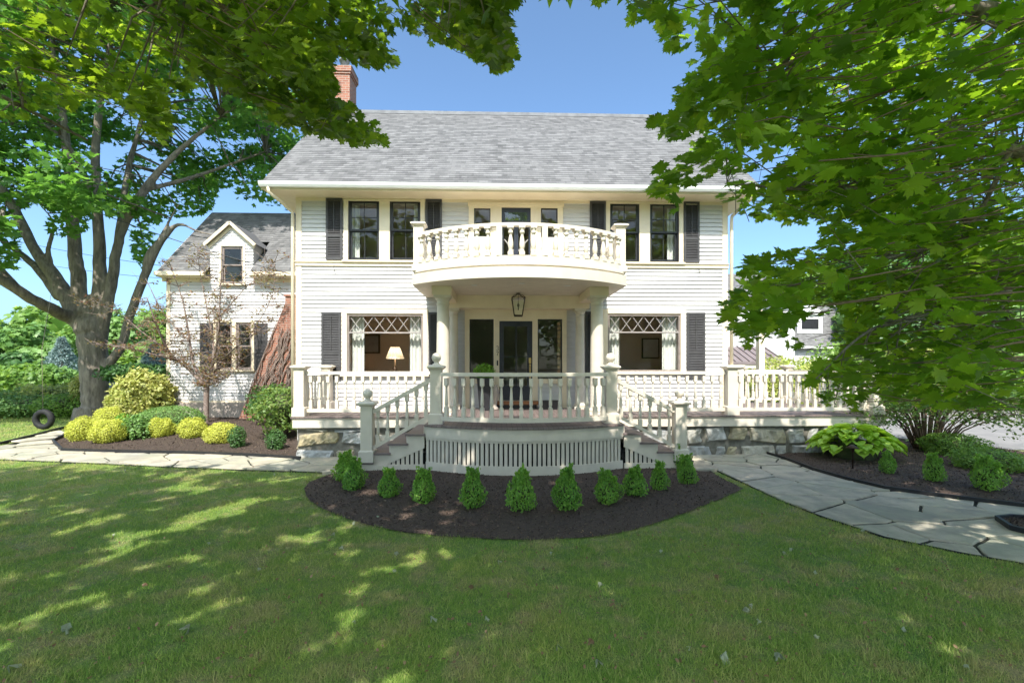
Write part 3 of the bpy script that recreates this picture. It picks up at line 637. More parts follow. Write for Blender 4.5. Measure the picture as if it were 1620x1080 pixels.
def put_shutter(px0, px1, py0, py1, Y=WY-.028, label=None, cache={}):
    a, b = fx(px0, Y), fx(px1, Y); z0 = fz(py1, Y, px0); z1 = fz(py0, Y, px0); k = (round(b-a, 1), round(z1-z0, 1))
    if k not in cache: cache[k] = (shutter_mesh(b-a, z1-z0), b-a, z1-z0)
    me, w_, h_ = cache[k]; o = link('shutter', me, H, tuple(Vector((a, Y, z0))-ORG[H.name])); return o
for p in ((516, 542, 314, 411), (673.5, 698, 316, 412), (933, 957, 318, 414), (1081.5, 1106, 319, 415.5)): put_shutter(*p)
for p in ((509, 539.5, 494, 600), (678.5, 706, 494, 600), (926, 953.5, 494, 598), (1086, 1113.5, 496, 598)): put_shutter(*p)
for x in (fx(530, WY), fx(1104, WY)):   # iron shutter dogs under the shutters
    MB().tube([(x, WY-.07, 4.36), (x-.005, WY-.08, 4.3), (x+.02, WY-.08, 4.25), (x, WY-.08, 4.2)], .007, 5).build('shutter_dog', M['bronze'], H)
# ---- interior
rooms = [('living', -4.86, -1.55, .8, 3.45, 'inwall', 16.2), ('dining', 2.6, 5.73, .8, 3.45, 'inwall', 16.0), ('hall', -1.4, 2.45, .8, 3.45, 'inwall2', 15.5), ('up', -4.86, 5.73, 3.75, 5.98, 'inwall2', 15.0)]
iw, fl = MB(), MB()
for nme, a, b, c, d, mm, yb in rooms:
    mb = MB(); mb.box(a, b, yb, yb+.05, c, d); yslab(mb, WY+.165, yb, c, d, a-.0, a+.05, SH if a < -4 else []); yslab(mb, WY+.165, yb, c, d, b-.05, b, SH if b > 5 else []); mb.box(a, b, WY+.165, yb, d+.001, d+.04); mb.build('room_wall', M[mm], H)
    fl.box(a, b, WY+.165, yb, c-.05, c-.001)
fl.build('room_floor', M['floorin'], H)
mb = MB(); mb.box(-3.55, -2.5, 15.9, 16.19, .8, 2.15); mb.box(-3.7, -2.35, 15.8, 16.19, 2.151, 2.23); mb.build('mantelpiece', M['trim'], H)
mb = MB(); mb.box(-2.5, -1.6, 14.6, 14.7, .8, 3.0); mb.build('dark_bookcase', M['door'], H)
# ---- chimney
chx, chy = -5.1, 15.75
CH = MB(); CH.box(chx-.28, chx+.28, chy-.35, chy+.35, 6.2, 11.35); CH.box(chx-.31, chx+.31, chy-.38, chy+.38, 11.351, 11.42); CH.box(chx-.34, chx+.34, chy-.41, chy+.41, 11.421, 11.6)
ch = CH.build('chimney', M['brick'], H)
mb = MB(); mb.frustum((chx, chy), .36, .2, 11.6, 11.72); mb.lathe((chx, chy), [(.13, 11.72), (.13, 11.95), (.17, 11.96), (.17, 12.02), (.02, 12.08)], 14); mb.build('chimney_cap', M['metalgrey'], ch)
mb = MB(); mb.prism([(-8.2, .1), (-5.04, .1), (-5.04, 4.05), (-6.72, 4.05), (-6.72, 3.85)], 15.02, 15.47, 'y'); mb.box(-6.76, -5.04, 14.98, 15.47, 4.051, 4.1); mb.build('chimney_base', M['brick'], H)

# ---- porch deck
def arc(cx, half, ye, yc, n=26, inset=0.0):
    s = ye-yc; Rr = (half*half+s*s)/(2*s); cy = yc+Rr; Rr2 = Rr-inset; a0 = math.asin(half/Rr)
    return [(cx+Rr2*math.sin(-a0+2*a0*i/n), cy-Rr2*math.cos(-a0+2*a0*i/n)) for i in range(n+1)]
PCX, PH = .5, 1.84
DX0, DX1, DY = -4.35, 8.5, 9.95
bow = arc(PCX, PH, 8.56, 8.05)
deckp = [(DX0, DY), (PCX-PH, DY)]+bow+[(PCX+PH, DY), (DX1, DY), (DX1, 13.4), (WX1, 13.4), (WX1, WY), (DX0, WY)]
mb = MB(); mb.prism(deckp, DK-.035, DK, 'z'); mb.build('porch_deck', M['deck'], H)
def inset_line(pts, d):   # shift toward -y normal
    out = []
    for i, p in enumerate(pts):
        a = Vector(pts[max(i-1, 0)]); b = Vector(pts[min(i+1, len(pts)-1)]); t = (b-a).normalized(); n = Vector((t.y, -t.x)); out.append((p[0]-n.x*d, p[1]-n.y*d))
    return out
def curtain_wall(mb, pts, th, z0, z1):
    b = inset_line(pts, th)
    for i in range(len(pts)-1): mb.prism([pts[i], pts[i+1], b[i+1], b[i]], z0, z1, 'z')
def strip(mb, pts, th, z0, z1):
    b = inset_line(pts, th); n = len(pts); vs = [(*p, z) for z in (z0, z1) for p in pts]+[(*p, z) for z in (z0, z1) for p in b]
    fs = []
    for i in range(n-1):
        fs += [(i, i+1, n+i+1, n+i), (2*n+i+1, 2*n+i, 3*n+i, 3*n+i+1), (n+i, n+i+1, 3*n+i+1, 3*n+i), (i+1, i, 2*n+i, 2*n+i+1)]
    fs += [(0, n, 3*n, 2*n), (n-1, 2*n+n-1, 4*n-1, 2*n-1)]
    mb.add(vs, fs)
zf = DK-.036
mb = MB(); strip(mb, [(DX0+.03, DY+.03), (PCX-PH, DY+.03)], .04, zf-.2, zf); strip(mb, [(PCX+PH, DY+.03), (DX1-.03, DY+.03)], .04, zf-.2, zf)
strip(mb, inset_line(bow, .03), .04, zf-.2, zf); mb.box(DX1-.07, DX1-.03, DY+.08, 13.35, zf-.2, zf); mb.box(DX0+.03, DX0+.07, DY+.08, WY, zf-.2, zf)
mb.build('porch_fascia', M['rail'], H)
# lattice skirt of the bow: vertical slats before a near-black sheet painted as shade
sk = inset_line(bow, .06); mb = MB(); cum = [0]
for i in range(len(sk)-1): cum.append(cum[-1]+math.hypot(sk[i+1][0]-sk[i][0], sk[i+1][1]-sk[i][1]))
def along(pts, cum, s):
    for i in range(len(pts)-1):
        if s <= cum[i+1] or i == len(pts)-2:
            t = (s-cum[i])/(cum[i+1]-cum[i]); a, b = pts[i], pts[i+1]; return Vector((a[0]+(b[0]-a[0])*t, a[1]+(b[1]-a[1])*t)), Vector((b[0]-a[0], b[1]-a[1])).normalized()
def vbar(mb, p, t, w_, d, z0, z1):
    n = Vector((t.y, -t.x)); q = [p-t*w_/2, p+t*w_/2, p+t*w_/2-n*d, p-t*w_/2-n*d]; mb.prism([tuple(v) for v in q], z0, z1, 'z')
s = .03
while s < cum[-1]:
    p, t = along(sk, cum, s); vbar(mb, p, t, .056, .02, .04, zf-.2); s += .084
mb.build('skirt_slats', M['rail'], H)
mb = MB(); strip(mb, inset_line(bow, .045), .03, GZ-.02, .115); strip(mb, inset_line(bow, .05), .025, zf-.24, zf-.2002); mb.build('skirt_rail', M['rail'], H)
mb = MB(); strip(mb, inset_line(bow, .16), .02, GZ-.05, zf-.2); mb.build('skirt_shade_sheet', M['void'], H)
# stairs to both sides
TZ = [.62, .45, .28, .11]; RUN = .315; SY0, SY1 = 8.6, 10.0
for sg in (-1, 1):
    X = lambda t: PCX+sg*(PH+t)
    st = MB()
    for i, z in enumerate(TZ):
        a, b = sorted((X(i*RUN-.02), X((i+1)*RUN+.03))); st.box(a, b, SY0-.04, SY1, z-.035, z)
    st.build('stair_treads', M['tread'], H)
    rs = MB()
    for i, z in enumerate(TZ):
        a, b = sorted((X(i*RUN+.0), X(i*RUN+.02))); rs.box(a, b, SY0+.045, SY1, z, (TZ[i-1]-.036) if i else DK-.036)
    rs.build('stair_risers', M['rail'], H)
    # saw tooth stringer
    pts = [(0, zf-.0)]; 
    for i, z in enumerate(TZ): pts += [(i*RUN, z-.036), ((i+1)*RUN, z-.036)]
    pts = [(0, TZ[0]-.036)]+pts[2:]; pts += [(4*RUN, GZ), (3.35*RUN, GZ), (.0, .36)]
    poly = [(X(a), z) for a, z in pts]; sr = MB(); sr.prism(poly if sg > 0 else poly[::-1], SY0, SY0+.04, 'y'); sr.box(*sorted((X(0), X(3.5*RUN))), SY0-.01, SY0+.03, GZ-.02, .06)
    sr.build('stair_stringer', M['rail'], H)
    MB().prism(poly if sg > 0 else poly[::-1], SY1-.05, SY1-.01, 'y').build('stair_stringer', M['rail'], H)
    sl_ = MB(); t = .06
    while t < 3.2*RUN:
        top = .36-(.36-GZ)*t/(3.35*RUN)+.01
        if top > .06: a, b = sorted((X(t-.028), X(t+.028))); sl_.box(a, b, SY0+.012, SY0+.03, .02, top)
        t += .084
    sl_.build('stair_slats', M['rail'], H)
    mb = MB(); a, b = sorted((X(.0), X(2.8*RUN))); mb.box(a, b, SY0+.12, SY0+.14, GZ, .25); mb.build('stair_shade_sheet', M['void'], H)  # sheet coloured near-black for the shade behind the stair slats
    mb = MB(); c = X(4*RUN+.3); mb.prism([(c-.26, 8.5), (c+.2, 8.55), (c+.24, 9.5), (c-.22, 9.6)], GZ-.02, GZ+.07, 'z'); mb.build('step_stone', M['flag'], H, .02)
# stone foundation walls
def stones(x0, x1, Y, z0, z1, axis='x', seed=3):
    r = random.Random(seed); mb = MB(); z = z0
    hs = []
    while z < z1-.02:
        h = r.uniform(.26, .42); h = z1-z if z1-z < .42 else h; hs.append((z, z+h)); z += h
    for (a, b) in hs:
        x = x0
        while x < x1-.02:
            w_ = r.choice((.28, .4, .5, .65, .85))*r.uniform(.85, 1.15); w_ = x1-x if x1-x < .5 else w_
            nx_, nz_ = max(3, int(w_/.06)), max(3, int((b-a)/.06)); g = .006; ox, oz = r.random()*9, r.random()*9; vs = []; fs = []
            dep = r.uniform(.0, .05)
            for j in range(nz_+1):
                for i in range(nx_+1):
                    u, v = i/nx_, j/nz_; e = min(u, 1-u)*w_; f = min(v, 1-v)*(b-a); bev = min(1, min(e, f)/.03)
                    jx = .035*math.sin(v*4+ox*3); jz = .05*math.sin((x+u*w_)*2.6+a*9+seed)*(0 if (j == 0 and a == z0) or (j == nz_ and b > z1-.03) else 1)
                    xx = x+g+u*(w_-2*g)+jx; zz = a+g+v*(b-a-2*g)+jz*(1 if 0 < a-z0 else .3)
                    dd = .06+dep+.03*bev**.3+.016*math.sin(xx*13+oz)*math.sin(zz*17+ox)+.010*math.sin(xx*31+zz*23)+r.uniform(-.007, .007)
                    if bev == 0: dd = .0
                    vs.append((xx, Y-dd, zz) if axis == 'x' else (Y+dd, xx, zz))
            for j in range(nz_):
                for i in range(nx_):
                    q = (j*(nx_+1)+i, j*(nx_+1)+i+1, (j+1)*(nx_+1)+i+1, (j+1)*(nx_+1)+i); fs.append(q)
            mb.add(vs, fs, False); x += w_
    return mb
FY = DY+.2
for a, b, sd_ in ((DX0+.06, PCX-PH, 3), (PCX+PH, DX1-.1, 12)):
    stones(a, b, FY, GZ-.08, zf-.2, seed=sd_).build('stone_foundation', M['stone'], H)
mb = MB(); mb.box(DX0+.1, PCX-PH, FY-.07, FY+.1, GZ-.1, zf-.201); mb.box(DX0+.1, DX0+.2, FY+.1, WY, GZ-.1, zf-.201); mb.build('foundation_mortar', M['mortar'], H)
MB().box(PCX+PH, DX1-.1, FY-.07, FY+.1, GZ-.1, zf-.201).box(DX1-.2, DX1-.1, FY+.1, 13.3, GZ-.1, zf-.201).build('foundation_mortar', M['mortar'], H)
stones(FY, WY, DX0+.1, GZ-.08, zf-.2, 'y', 8)
# ---- newels, columns, rails, balusters
def newel(x, y, z0, ztop, hw=.105, ball=True, plinth=.18, m=None):
    mb = MB(); mb.cbox((x, y), hw+.03, z0, z0+plinth); mb.frustum((x, y), hw+.03, hw, z0+plinth, z0+plinth+.02); mb.cbox((x, y), hw, z0+plinth+.02, ztop-.08)
    mb.frustum((x, y), hw+.01, hw+.045, ztop-.08, ztop-.045); mb.cbox((x, y), hw+.055, ztop-.045, ztop-.015); mb.frustum((x, y), hw+.055, hw+.0, ztop-.015, ztop+.01)
    o = mb.build('newel_post', m or M['rail'], H, .004)
    if ball:
        r = .088; c = ztop+.01+.055+r*.9; pr_ = [(.075, ztop+.01), (.075, ztop+.025), (.045, ztop+.04), (.045, ztop+.055)]+[(r*math.cos(a), c+r*math.sin(a)) for a in [R(-62+i*152/12) for i in range(13)]]
        MB().lathe((x, y), pr_, 20).build('ball_finial', m or M['rail'], o)
    return o
NY = 8.74; UX = [PCX-1.64, PCX+1.62]; LX = [PCX-2.885, PCX+2.9]; LY = 8.66
for x in UX: newel(x, NY, DK, 1.87)
for x in LX: newel(x, LY, .11, 1.205, plinth=.2)
for x, y in ((-4.2, 10.1), (5.1, 10.1), (8.33, 10.1)): newel(x, y, DK, 1.865, ball=False)
for x, y in ((-4.2, 11.68), (6.05, 11.75), (8.33, 13.2), (6.9, 13.2)): newel(x, y, DK, 1.865, hw=.1, ball=False)
def bal_prof(h, f=1.0):
    P = [(.030, .19), (.030, .205), (.022, .22), (.017, .24), (.019, .30), (.026, .48), (.031, .60), (.033, .66), (.027, .70), (.020, .715), (.030, .73), (.030, .75)]
    return [(r*f, h*(1-t)) for r, t in P][::-1]
def baluster_mesh(h, f=1.0, top=.19, bot=.25, m=None, shear=0):
    mb = MB(); a = .034*f; mb.cbox((0, 0), a, h*(1-top), h+.0); mb.cbox((0, 0), a, 0, h*bot); mb.lathe((0, 0), bal_prof(h, f), 12); return mb.mesh('baluster', m or M['rail'])
def fat_mesh(h):
    mb = MB(); mb.cbox((0, 0), .062, h*.93, h); mb.cbox((0, 0), .055, 0, h*.12)
    P = [(.05, .12), (.05, .17), (.034, .19), (.040, .22), (.052, .30), (.056, .38), (.050, .48), (.036, .62), (.028, .70), (.03, .74), (.046, .76), (.05, .80), (.046, .84), (.034, .86), (.052, .89), (.055, .93)]
    mb.lathe((0, 0), [(r, h*t) for r, t in P], 14); return mb.mesh('baluster', M['rail'])
BAL = baluster_mesh(.70); FAT = fat_mesh(.575)
nbal = [0]; extra = MB(); extra_src = []
def baluster(rail, x, y, z, me=BAL, rz=0):
    o = link('baluster', me, rail, tuple(Vector((x, y, z))-ORG[rail.name])); o.rotation_euler.z = rz; nbal[0] += 1
def bulk(railing, pts, me=BAL, nm='rear_balusters'):
    V = np.array([v.co[:] for v in me.vertices]); Fs = [tuple(p.vertices) for p in me.polygons]; mb = MB()
    for p in pts: mb.add([tuple(v) for v in V+np.array(p)], Fs)
    o = mb.build('baluster', M['rail'], railing); o['kind'] = 'stuff'; return o
def railing(a, b, n, zt=1.735, zb=.87, parts='each', w_=.1, name='porch_railing', me=BAL):
    mb = MB(); a, b = Vector(a), Vector(b); d = (b-a).normalized()
    mb.bar((*a, zt-.035), (*b, zt-.035), w_, .05); mb.bar((*a, zt-.005), (*b, zt-.005), w_*.75, .02); mb.bar((*a, zb+.035), (*b, zb+.035), .08, .07)
    o = mb.build(name, M['rail'], H)
    pts = [(a+(b-a)*((i+.5)/n)) for i in range(n)]
    if parts == 'each':
        for p in pts: baluster(o, p.x, p.y, zb+.07, me)
    else: bulk(o, [(p.x, p.y, zb+.07) for p in pts], me)
    return o
railing((-4.08, 10.12), (-1.33, 10.12), 15); railing((2.36, 10.12), (4.98, 10.12), 14); railing((5.22, 10.12), (8.21, 10.12), 16)
railing((-4.2, 10.22), (-4.2, 11.58), 7, parts='bulk'); railing((8.33, 10.22), (8.33, 13.1), 15, parts='bulk'); railing((7.02, 13.2), (8.2, 13.2), 6, parts='bulk')
def bowrail(pts, zt, zb, zbt, n, me, name, bz, w_=.1, skip=(), each=True):
    cum = [0]
    for i in range(len(pts)-1): cum.append(cum[-1]+math.hypot(pts[i+1][0]-pts[i][0], pts[i+1][1]-pts[i][1]))
    mb = MB(); o_ = inset_line(pts, -w_/2); strip(mb, o_, w_, zt-.06, zt-.012); strip(mb, inset_line(pts, -w_*.38), w_*.76, zt-.0118, zt+.005)
    strip(mb, inset_line(pts, -.045), .09, zb, zbt); o = mb.build(name, M['rail'], H, 0)
    for i in range(n):
        if i in skip: continue
        p, t = along(pts, cum, cum[-1]*(i+.5)/n); baluster(o, p.x, p.y, bz, me, math.atan2(t.y, t.x))
    return o
br = [p for p in arc(PCX, PH, 8.56, 8.05, 40, .17) if UX[0]+.1 < p[0] < UX[1]-.1]; bowrail(br, 1.735, .865, .94, 18, BAL, 'bow_railing', .94)
# stair rails
for sg, ux, lx in ((-1, UX[0], LX[0]), (1, UX[1], LX[1])):
    a = Vector((ux+sg*.1, NY-.02, 1.60)); b = Vector((lx-sg*.1, LY, 1.02)); mb = MB(); mb.bar(a, b, .1, .07); mb.bar(a-Vector((0, 0, .66)), b-Vector((0, 0, .66)), .08, .06)
    o = mb.build('stair_railing', M['rail'], H); n = 6
    for i in range(n):
        p = a+(b-a)*((i+.5)/n); ob = link('baluster', BAL, o, tuple(Vector((p.x, p.y, p.z-.66))-ORG[o.name])); ob.scale = (1, 1, .64/.70); nbal[0] += 1
def column(x, y, z0, z1, r):
    mb = MB(); mb.cbox((x, y), r*1.32, z0, z0+.06); mb.cbox((x, y), r*1.25, z1-.05, z1)
    P = [(r*1.28, z0+.06), (r*1.3, z0+.085), (r*1.22, z0+.115), (r*1.06, z0+.125), (r, z0+.16), (r, z0+.9), (r*.97, z0+1.4), (r*.86, z1-.24), (r*.85, z1-.2), (r*.95, z1-.19), (r*.95, z1-.17), (r*.86, z1-.16), (r*.86, z1-.11), (r*1.0, z1-.095), (r*1.15, z1-.05)]
    mb.lathe((x, y), P, 32); return mb.build('column', M['rail'], H)
for x in (-1.2, 2.2): column(x, 10.32, DK, 3.39, .15)
for x in (-1.09, 2.05): column(x, 11.62, DK, 3.27, .12)
mb = MB(); mb.box(-1.42, -1.0, 10.12, 11.45, 3.39, 3.579); mb.box(2.0, 2.42, 10.12, 11.45, 3.39, 3.579); mb.box(-1.3, 2.26, 11.45, WY-.02, 3.271, 3.579); mb.build('porch_beam', M['trim'], H)
# ---- balcony
bx, bh = .48, 2.29; bal = arc(bx, bh, 9.98, 9.06, 36)
def bplan(ins): return [(bx-bh+ins, WY-.01)]+[(max(bx-bh+ins, min(bx+bh-ins, p[0])), p[1]) for p in arc(bx, bh, 9.98, 9.06, 36, ins)]+[(bx+bh-ins, WY-.01)]
mb = MB(); mb.prism(bplan(0), 3.58, 3.795, 'z'); mb.prism(bplan(.06), 3.796, 3.83, 'z'); mb.prism(bplan(.02), 3.831, 3.87, 'z'); mb.build('balcony', M['rail'], H)
ba = arc(bx, bh-.12, 10.02, 9.2, 44)
pts = [p for p in ba]; o = bowrail(pts, 4.665, 3.871, 4.03, 21, FAT, 'balcony_railing', 4.03, .11, skip=(8, 12))
cum = [0]
for i in range(len(pts)-1): cum.append(cum[-1]+math.hypot(pts[i+1][0]-pts[i][0], pts[i+1][1]-pts[i][1]))
for i in (8, 12):
    p, t = along(pts, cum, cum[-1]*(i+.5)/21); mb = MB(); mb.cbox((p.x, p.y), .055, 4.03, 4.605); mb.build('balcony_pier', M['rail'], H)
for x in (bx-bh+.13, bx+bh-.13): newel(x, 10.06, 3.87, 4.90, ball=False, plinth=.12)
for x in (bx-bh+.13, bx+bh-.13): railing((x, 10.17), (x, WY-.03), 7, 4.665, 3.96, 'bulk', .1, 'balcony_side_railing', FAT)
for x, y in ((-.5, 10.0), (.5, 9.75), (1.5, 10.0)): MB().lathe((x, y), [(.07, 3.572), (.07, 3.579)], 16).build('recessed_light', M['whitetrim'], H)

# ---- wing (part of the house)
GYW = 15.5; WW0 = -10.7
wz0 = .66
WWN = [R4(343, 368, 510, 585, GYW), R4(374, 399, 510, 585, GYW)]; DW = R4(352, 386, 390, 449, GYW)
DX = (fx(334, GYW), fx(402, GYW)); dz_e, dz_p = fz(386, GYW, 366), fz(356, GYW, 366)
mb = MB(); clap(mb, WW0+.1, -5.03, wz0, 4.75, GYW, WWN+[DW]); mb.build('wing_siding', M['siding'], H)
mb = MB(); slab(mb, WW0, -5.03, wz0, 4.8, GYW+.003, GYW+.12, WWN+[DW]); mb.box(WW0, WW0+.12, GYW+.12, 20.8, wz0, 4.8)
mb.prism([(GYW+.05, 4.8), (20.8, 4.8), (18.1, 7.5)], WW0, WW0+.1, 'x'); mb.build('wing_wall', M['siding'], H)
mb = MB(); mb.box(WW0-.01, -5.03, GYW-.06, GYW+.1, -.2, wz0); mb.box(WW0-.01, WW0+.1, GYW+.1, 20.8, -.2, wz0); mb.build('wing_foundation', M['concrete'], H)
mb = MB(); mb.box(WW0-.02, WW0+.1, GYW-.03, GYW+.02, wz0, 4.75); mb.box(WW0-.02, -5.1, GYW-.035, GYW, wz0-.02, wz0+.06); mb.build('wing_corner_board', M['trim'], H)
wey, wez, wry, wrz = 15.2, 4.84, 18.1, 7.66
xm = (DX[0]+DX[1])/2
roofobj('wing_roof', [(-10.84, DX[0]-.0, wey, wez, wry, wrz), (DX[1]+.0, -5.03, wey, wez, wry, wrz), (DX[0], DX[1], GYW+1.05, wez+(GYW+1.05-wey)*(wrz-wez)/(wry-wey), wry, wrz), (-10.84, -5.03, 2*wry-wey, wez, wry, wrz)], H)
mb = MB()
for a, b in ((-10.86, DX[0]), (DX[1], -5.06)):
    mb.box(a, b, wey-.1, wey, wez-.12, wez-.003); mb.box(a, b, wey, GYW, wez-.15, wez-.12)
    mb.box(a, b, GYW-.03, GYW-.001, wez-.27, wez-.151)
mb.prism([(wey, wez-.14), (wey, wez-.01), (wry, wrz-.01), (2*wry-wey, wez-.01), (2*wry-wey, wez-.14), (wry, wrz-.17)], -10.86, -10.82, 'x'); mb.build('wing_eave', M['trim'], H)
# dormer
dm = MB(); DY1 = GYW-.03
clap(dm, DX[0]+.0, DX[1], 4.5, dz_e, DY1, [DW]);
n = 7
for i in range(n):
    za = dz_e+(dz_p-dz_e)*i/n; zb_ = dz_e+(dz_p-dz_e)*(i+1)/n; h0 = (DX[1]-DX[0])/2*(1-i/n); h1 = (DX[1]-DX[0])/2*(1-(i+1)/n)
    dm.add([(xm-h0, DY1-.02, za), (xm+h0, DY1-.02, za), (xm+h1, DY1-.004, zb_), (xm-h1, DY1-.004, zb_), (xm-h0, DY1, za), (xm+h0, DY1, za)], [(0, 1, 2, 3), (4, 5, 1, 0)])
do = dm.build('dormer', M['siding'], H)
mb = MB(); slab(mb, DX[0], DX[1], 4.4, dz_e, DY1+.001, DY1+.08, [DW]); mb.prism([(DX[0], dz_e), (DX[1], dz_e), (xm, dz_p)], DY1+.001, DY1+.08, 'y')
for x in (DX[0], DX[1]-.05): mb.prism([(DY1+.08, 4.9), (GYW+1.0, dz_e-.02), (DY1+.08, dz_e)], x, x+.05, 'x')
mb.build('dormer_wall', M['siding'], do)
mb = MB(); ov = .12
for sg in (-1, 1):
    hw = (DX[1]-DX[0])/2+ov; sl2 = (dz_p-dz_e)/((DX[1]-DX[0])/2); e = (xm+sg*hw, dz_p-hw*sl2+.05); p = (xm, dz_p+.05)
    mb.add([(e[0], DY1-.14, e[1]), (p[0], DY1-.14, p[1]), (p[0], 17.6, p[1]), (e[0], 17.2, e[1]), (e[0], DY1-.14, e[1]+.03), (p[0], DY1-.14, p[1]+.03), (p[0], 17.6, p[1]+.03), (e[0], 17.2, e[1]+.03)],
           [(0,3,2,1),(4,5,6,7),(0,1,5,4),(1,2,6,5),(2,3,7,6),(3,0,4,7)])
mb.build('dormer_roof', M['shingle'], do)
mb = MB()
for sg in (-1, 1):
    hw = (DX[1]-DX[0])/2+ov; a = (xm+sg*hw, DY1-.15, dz_p-hw*sl2+.035); mb.bar(a, (xm, DY1-.15, dz_p+.035), .05, .09); mb.bar((a[0]-sg*.07, DY1-.03, a[2]-.05), (xm, DY1-.03, dz_p-.05), .03, .1)
mb.build('dormer_trim', M['trim'], do)
double_hung(*DW, Y=DY1, m=M['mullion'], curt='none', grid=False); casing('wing_window_casing', *DW, w=.07, Y=DY1)
for q in WWN: double_hung(*q, Y=GYW, m=M['mullion'], curt='none', grid=False)
casing('wing_window_casing', WWN[0][0], WWN[1][1], WWN[0][2], WWN[0][3], .08, True, [(WWN[0][1], WWN[1][0])], Y=GYW)
for p in ((317, 339, 511, 586), (403, 422, 511, 586)): put_shutter(*p, Y=GYW-.028)
mb = MB(); mb.box(WW0+.12, -5.1, 18.5, 18.6, .2, 4.7); mb.box(WW0+.12, -5.1, GYW+.13, 18.5, .25, .3); mb.box(WW0+.12, -5.1, GYW+.5, 18.5, 4.2, 4.25); mb.build('room_wall', M['inwall2'], H)

# ------------------------------------------------------------------ things on and in the porch
def lantern(x, y, z):
    t = empty('porch_lantern', (x, y, z), 'open bronze framed lantern hanging under the balcony before the front door', 'lantern')
    mb = MB(); z0, z1 = z-.53, z-.12; a, b = .095, .155
    for sx, sy in ((-1,-1),(1,-1),(1,1),(-1,1)):
        mb.tube([(x+sx*a, y+sy*a, z0), (x+sx*b, y+sy*b, z1)], .010, 5); mb.tube([(x+sx*b, y+sy*b, z1), (x+sx*.11, y+sy*.11, z1+.05), (x+sx*.03, y+sy*.03, z1+.08)], .009, 5)
    for h, zz in ((a, z0), (b, z1)):
        for p, q in (((-1,-1),(1,-1)), ((1,-1),(1,1)), ((1,1),(-1,1)), ((-1,1),(-1,-1))): mb.tube([(x+p[0]*h, y+p[1]*h, zz), (x+q[0]*h, y+q[1]*h, zz)], .010, 5)
    mb.cbox((x, y), a, z0-.02, z0); mb.tube([(x, y, z1+.08), (x, y, z)], .008, 6); mb.lathe((x, y), [(.05, z-.02), (.05, z)], 12); mb.tube([(x, y, z1+.08), (x, y, z-.28)], .006, 5)
    mb.build('frame', M['bronze'], t)
    gl = MB()
    for (p, q) in (((-1,-1),(1,-1)), ((1,-1),(1,1)), ((1,1),(-1,1)), ((-1,1),(-1,-1))):
        gl.add([(x+p[0]*a, y+p[1]*a, z0), (x+q[0]*a, y+q[1]*a, z0), (x+q[0]*b, y+q[1]*b, z1), (x+p[0]*b, y+p[1]*b, z1)], [(0, 1, 2, 3)])
    gl.build('glass_panes', M['glass'], t)
    MB().lathe((x, y), [(.012, z-.40), (.012, z-.34), (.028, z-.30), (.03, z-.27), (.012, z-.24)], 10).build('bulb', M['bronze'], t)
lp = on(820, 464, 11.1); lantern(lp.x, 11.1, 3.58)
def foliage_ball(name, c, rad, n, m, size=(.03, .06), parent=None, tpl=OVAL, up=.3, lump=.12, seed=0, fill=.35, zmin=None, core=True, flat=None):
    r = np.random.default_rng(seed+11); rad = np.array(rad, float)
    D = unit(r.normal(size=(n, 3))); ph = r.uniform(0, 6.28, (3, 6)); fr = r.uniform(2, 6, (6, 3))*np.sign(r.normal(size=(6, 3)))
    lf = sum(np.sin(D@fr[i]+ph[0, i]) for i in range(6))/4+.6*np.sin(D@fr[0]*4+ph[1, 0])*np.sin(D@fr[1]*4+ph[1, 1])
    s = 1+lump*lf-fill*r.random(n)**2.2; P = D*s[:, None]*rad
    if flat: P[:, 2] = np.maximum(P[:, 2], flat)
    N = D*.8/rad*rad.mean()+r.normal(size=(n, 3))*.6+[0, 0, up]; T = D*.4+r.normal(size=(n, 3))*.6+[0, 0, .25]
    st_ = r.random(n) < .05; P[st_] *= (1+.16*r.random(st_.sum()))[:, None]
    P += np.array(c)-(np.array(ORG[parent.name]) if parent else 0)
    o = link(name, leaves(name, P, r.uniform(*size, n), N, T, tpl, m), parent)
    return o
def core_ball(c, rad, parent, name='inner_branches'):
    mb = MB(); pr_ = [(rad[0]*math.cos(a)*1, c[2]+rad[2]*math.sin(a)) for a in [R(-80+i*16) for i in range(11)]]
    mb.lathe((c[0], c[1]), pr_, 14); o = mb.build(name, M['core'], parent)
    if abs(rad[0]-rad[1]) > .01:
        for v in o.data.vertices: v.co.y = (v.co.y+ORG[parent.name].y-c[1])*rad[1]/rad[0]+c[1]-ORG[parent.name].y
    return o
p = on(766, 645, 11.3); t = empty('planter', (p.x, 11.25, DK), 'tall black tapered planter with a leafy green mound left of the front door', 'planter')
MB().frustum((p.x, 11.25), .11, .17, DK, DK+.78).build('pot', M['black'], t, .01); foliage_ball('plant', (p.x, 11.25, DK+.92), (.23, .2, .17), 700, M['box'], (.04, .09), t, seed=3)
p = on(781, 640, 11.3); t = MB().lathe((p.x+.02, 11.35), [(.09, DK), (.1, DK+.04), (.05, DK+.1), (.07, DK+.2), (.12, DK+.42), (.1, DK+.5), (.06, DK+.56), (.075, DK+.6)], 20).build('garden_urn', M['concrete'])
tag(t, 'pale grey garden urn standing between black planter and front door', 'urn')
for k, (px, lb) in enumerate(((863, 'small black cube planter right of the door, the nearer to the door'), (877, 'small black cube planter right of the door, the nearer to the column'))):
    p = on(px, 643, 11.4); t = MB().frustum((p.x, 11.45), .075, .085, DK, DK+.2).cbox((p.x, 11.45), .095, DK+.2, DK+.225).build('cube_planter', M['black']); tag(t, lb, 'planter', 'small black cube planters by the door')
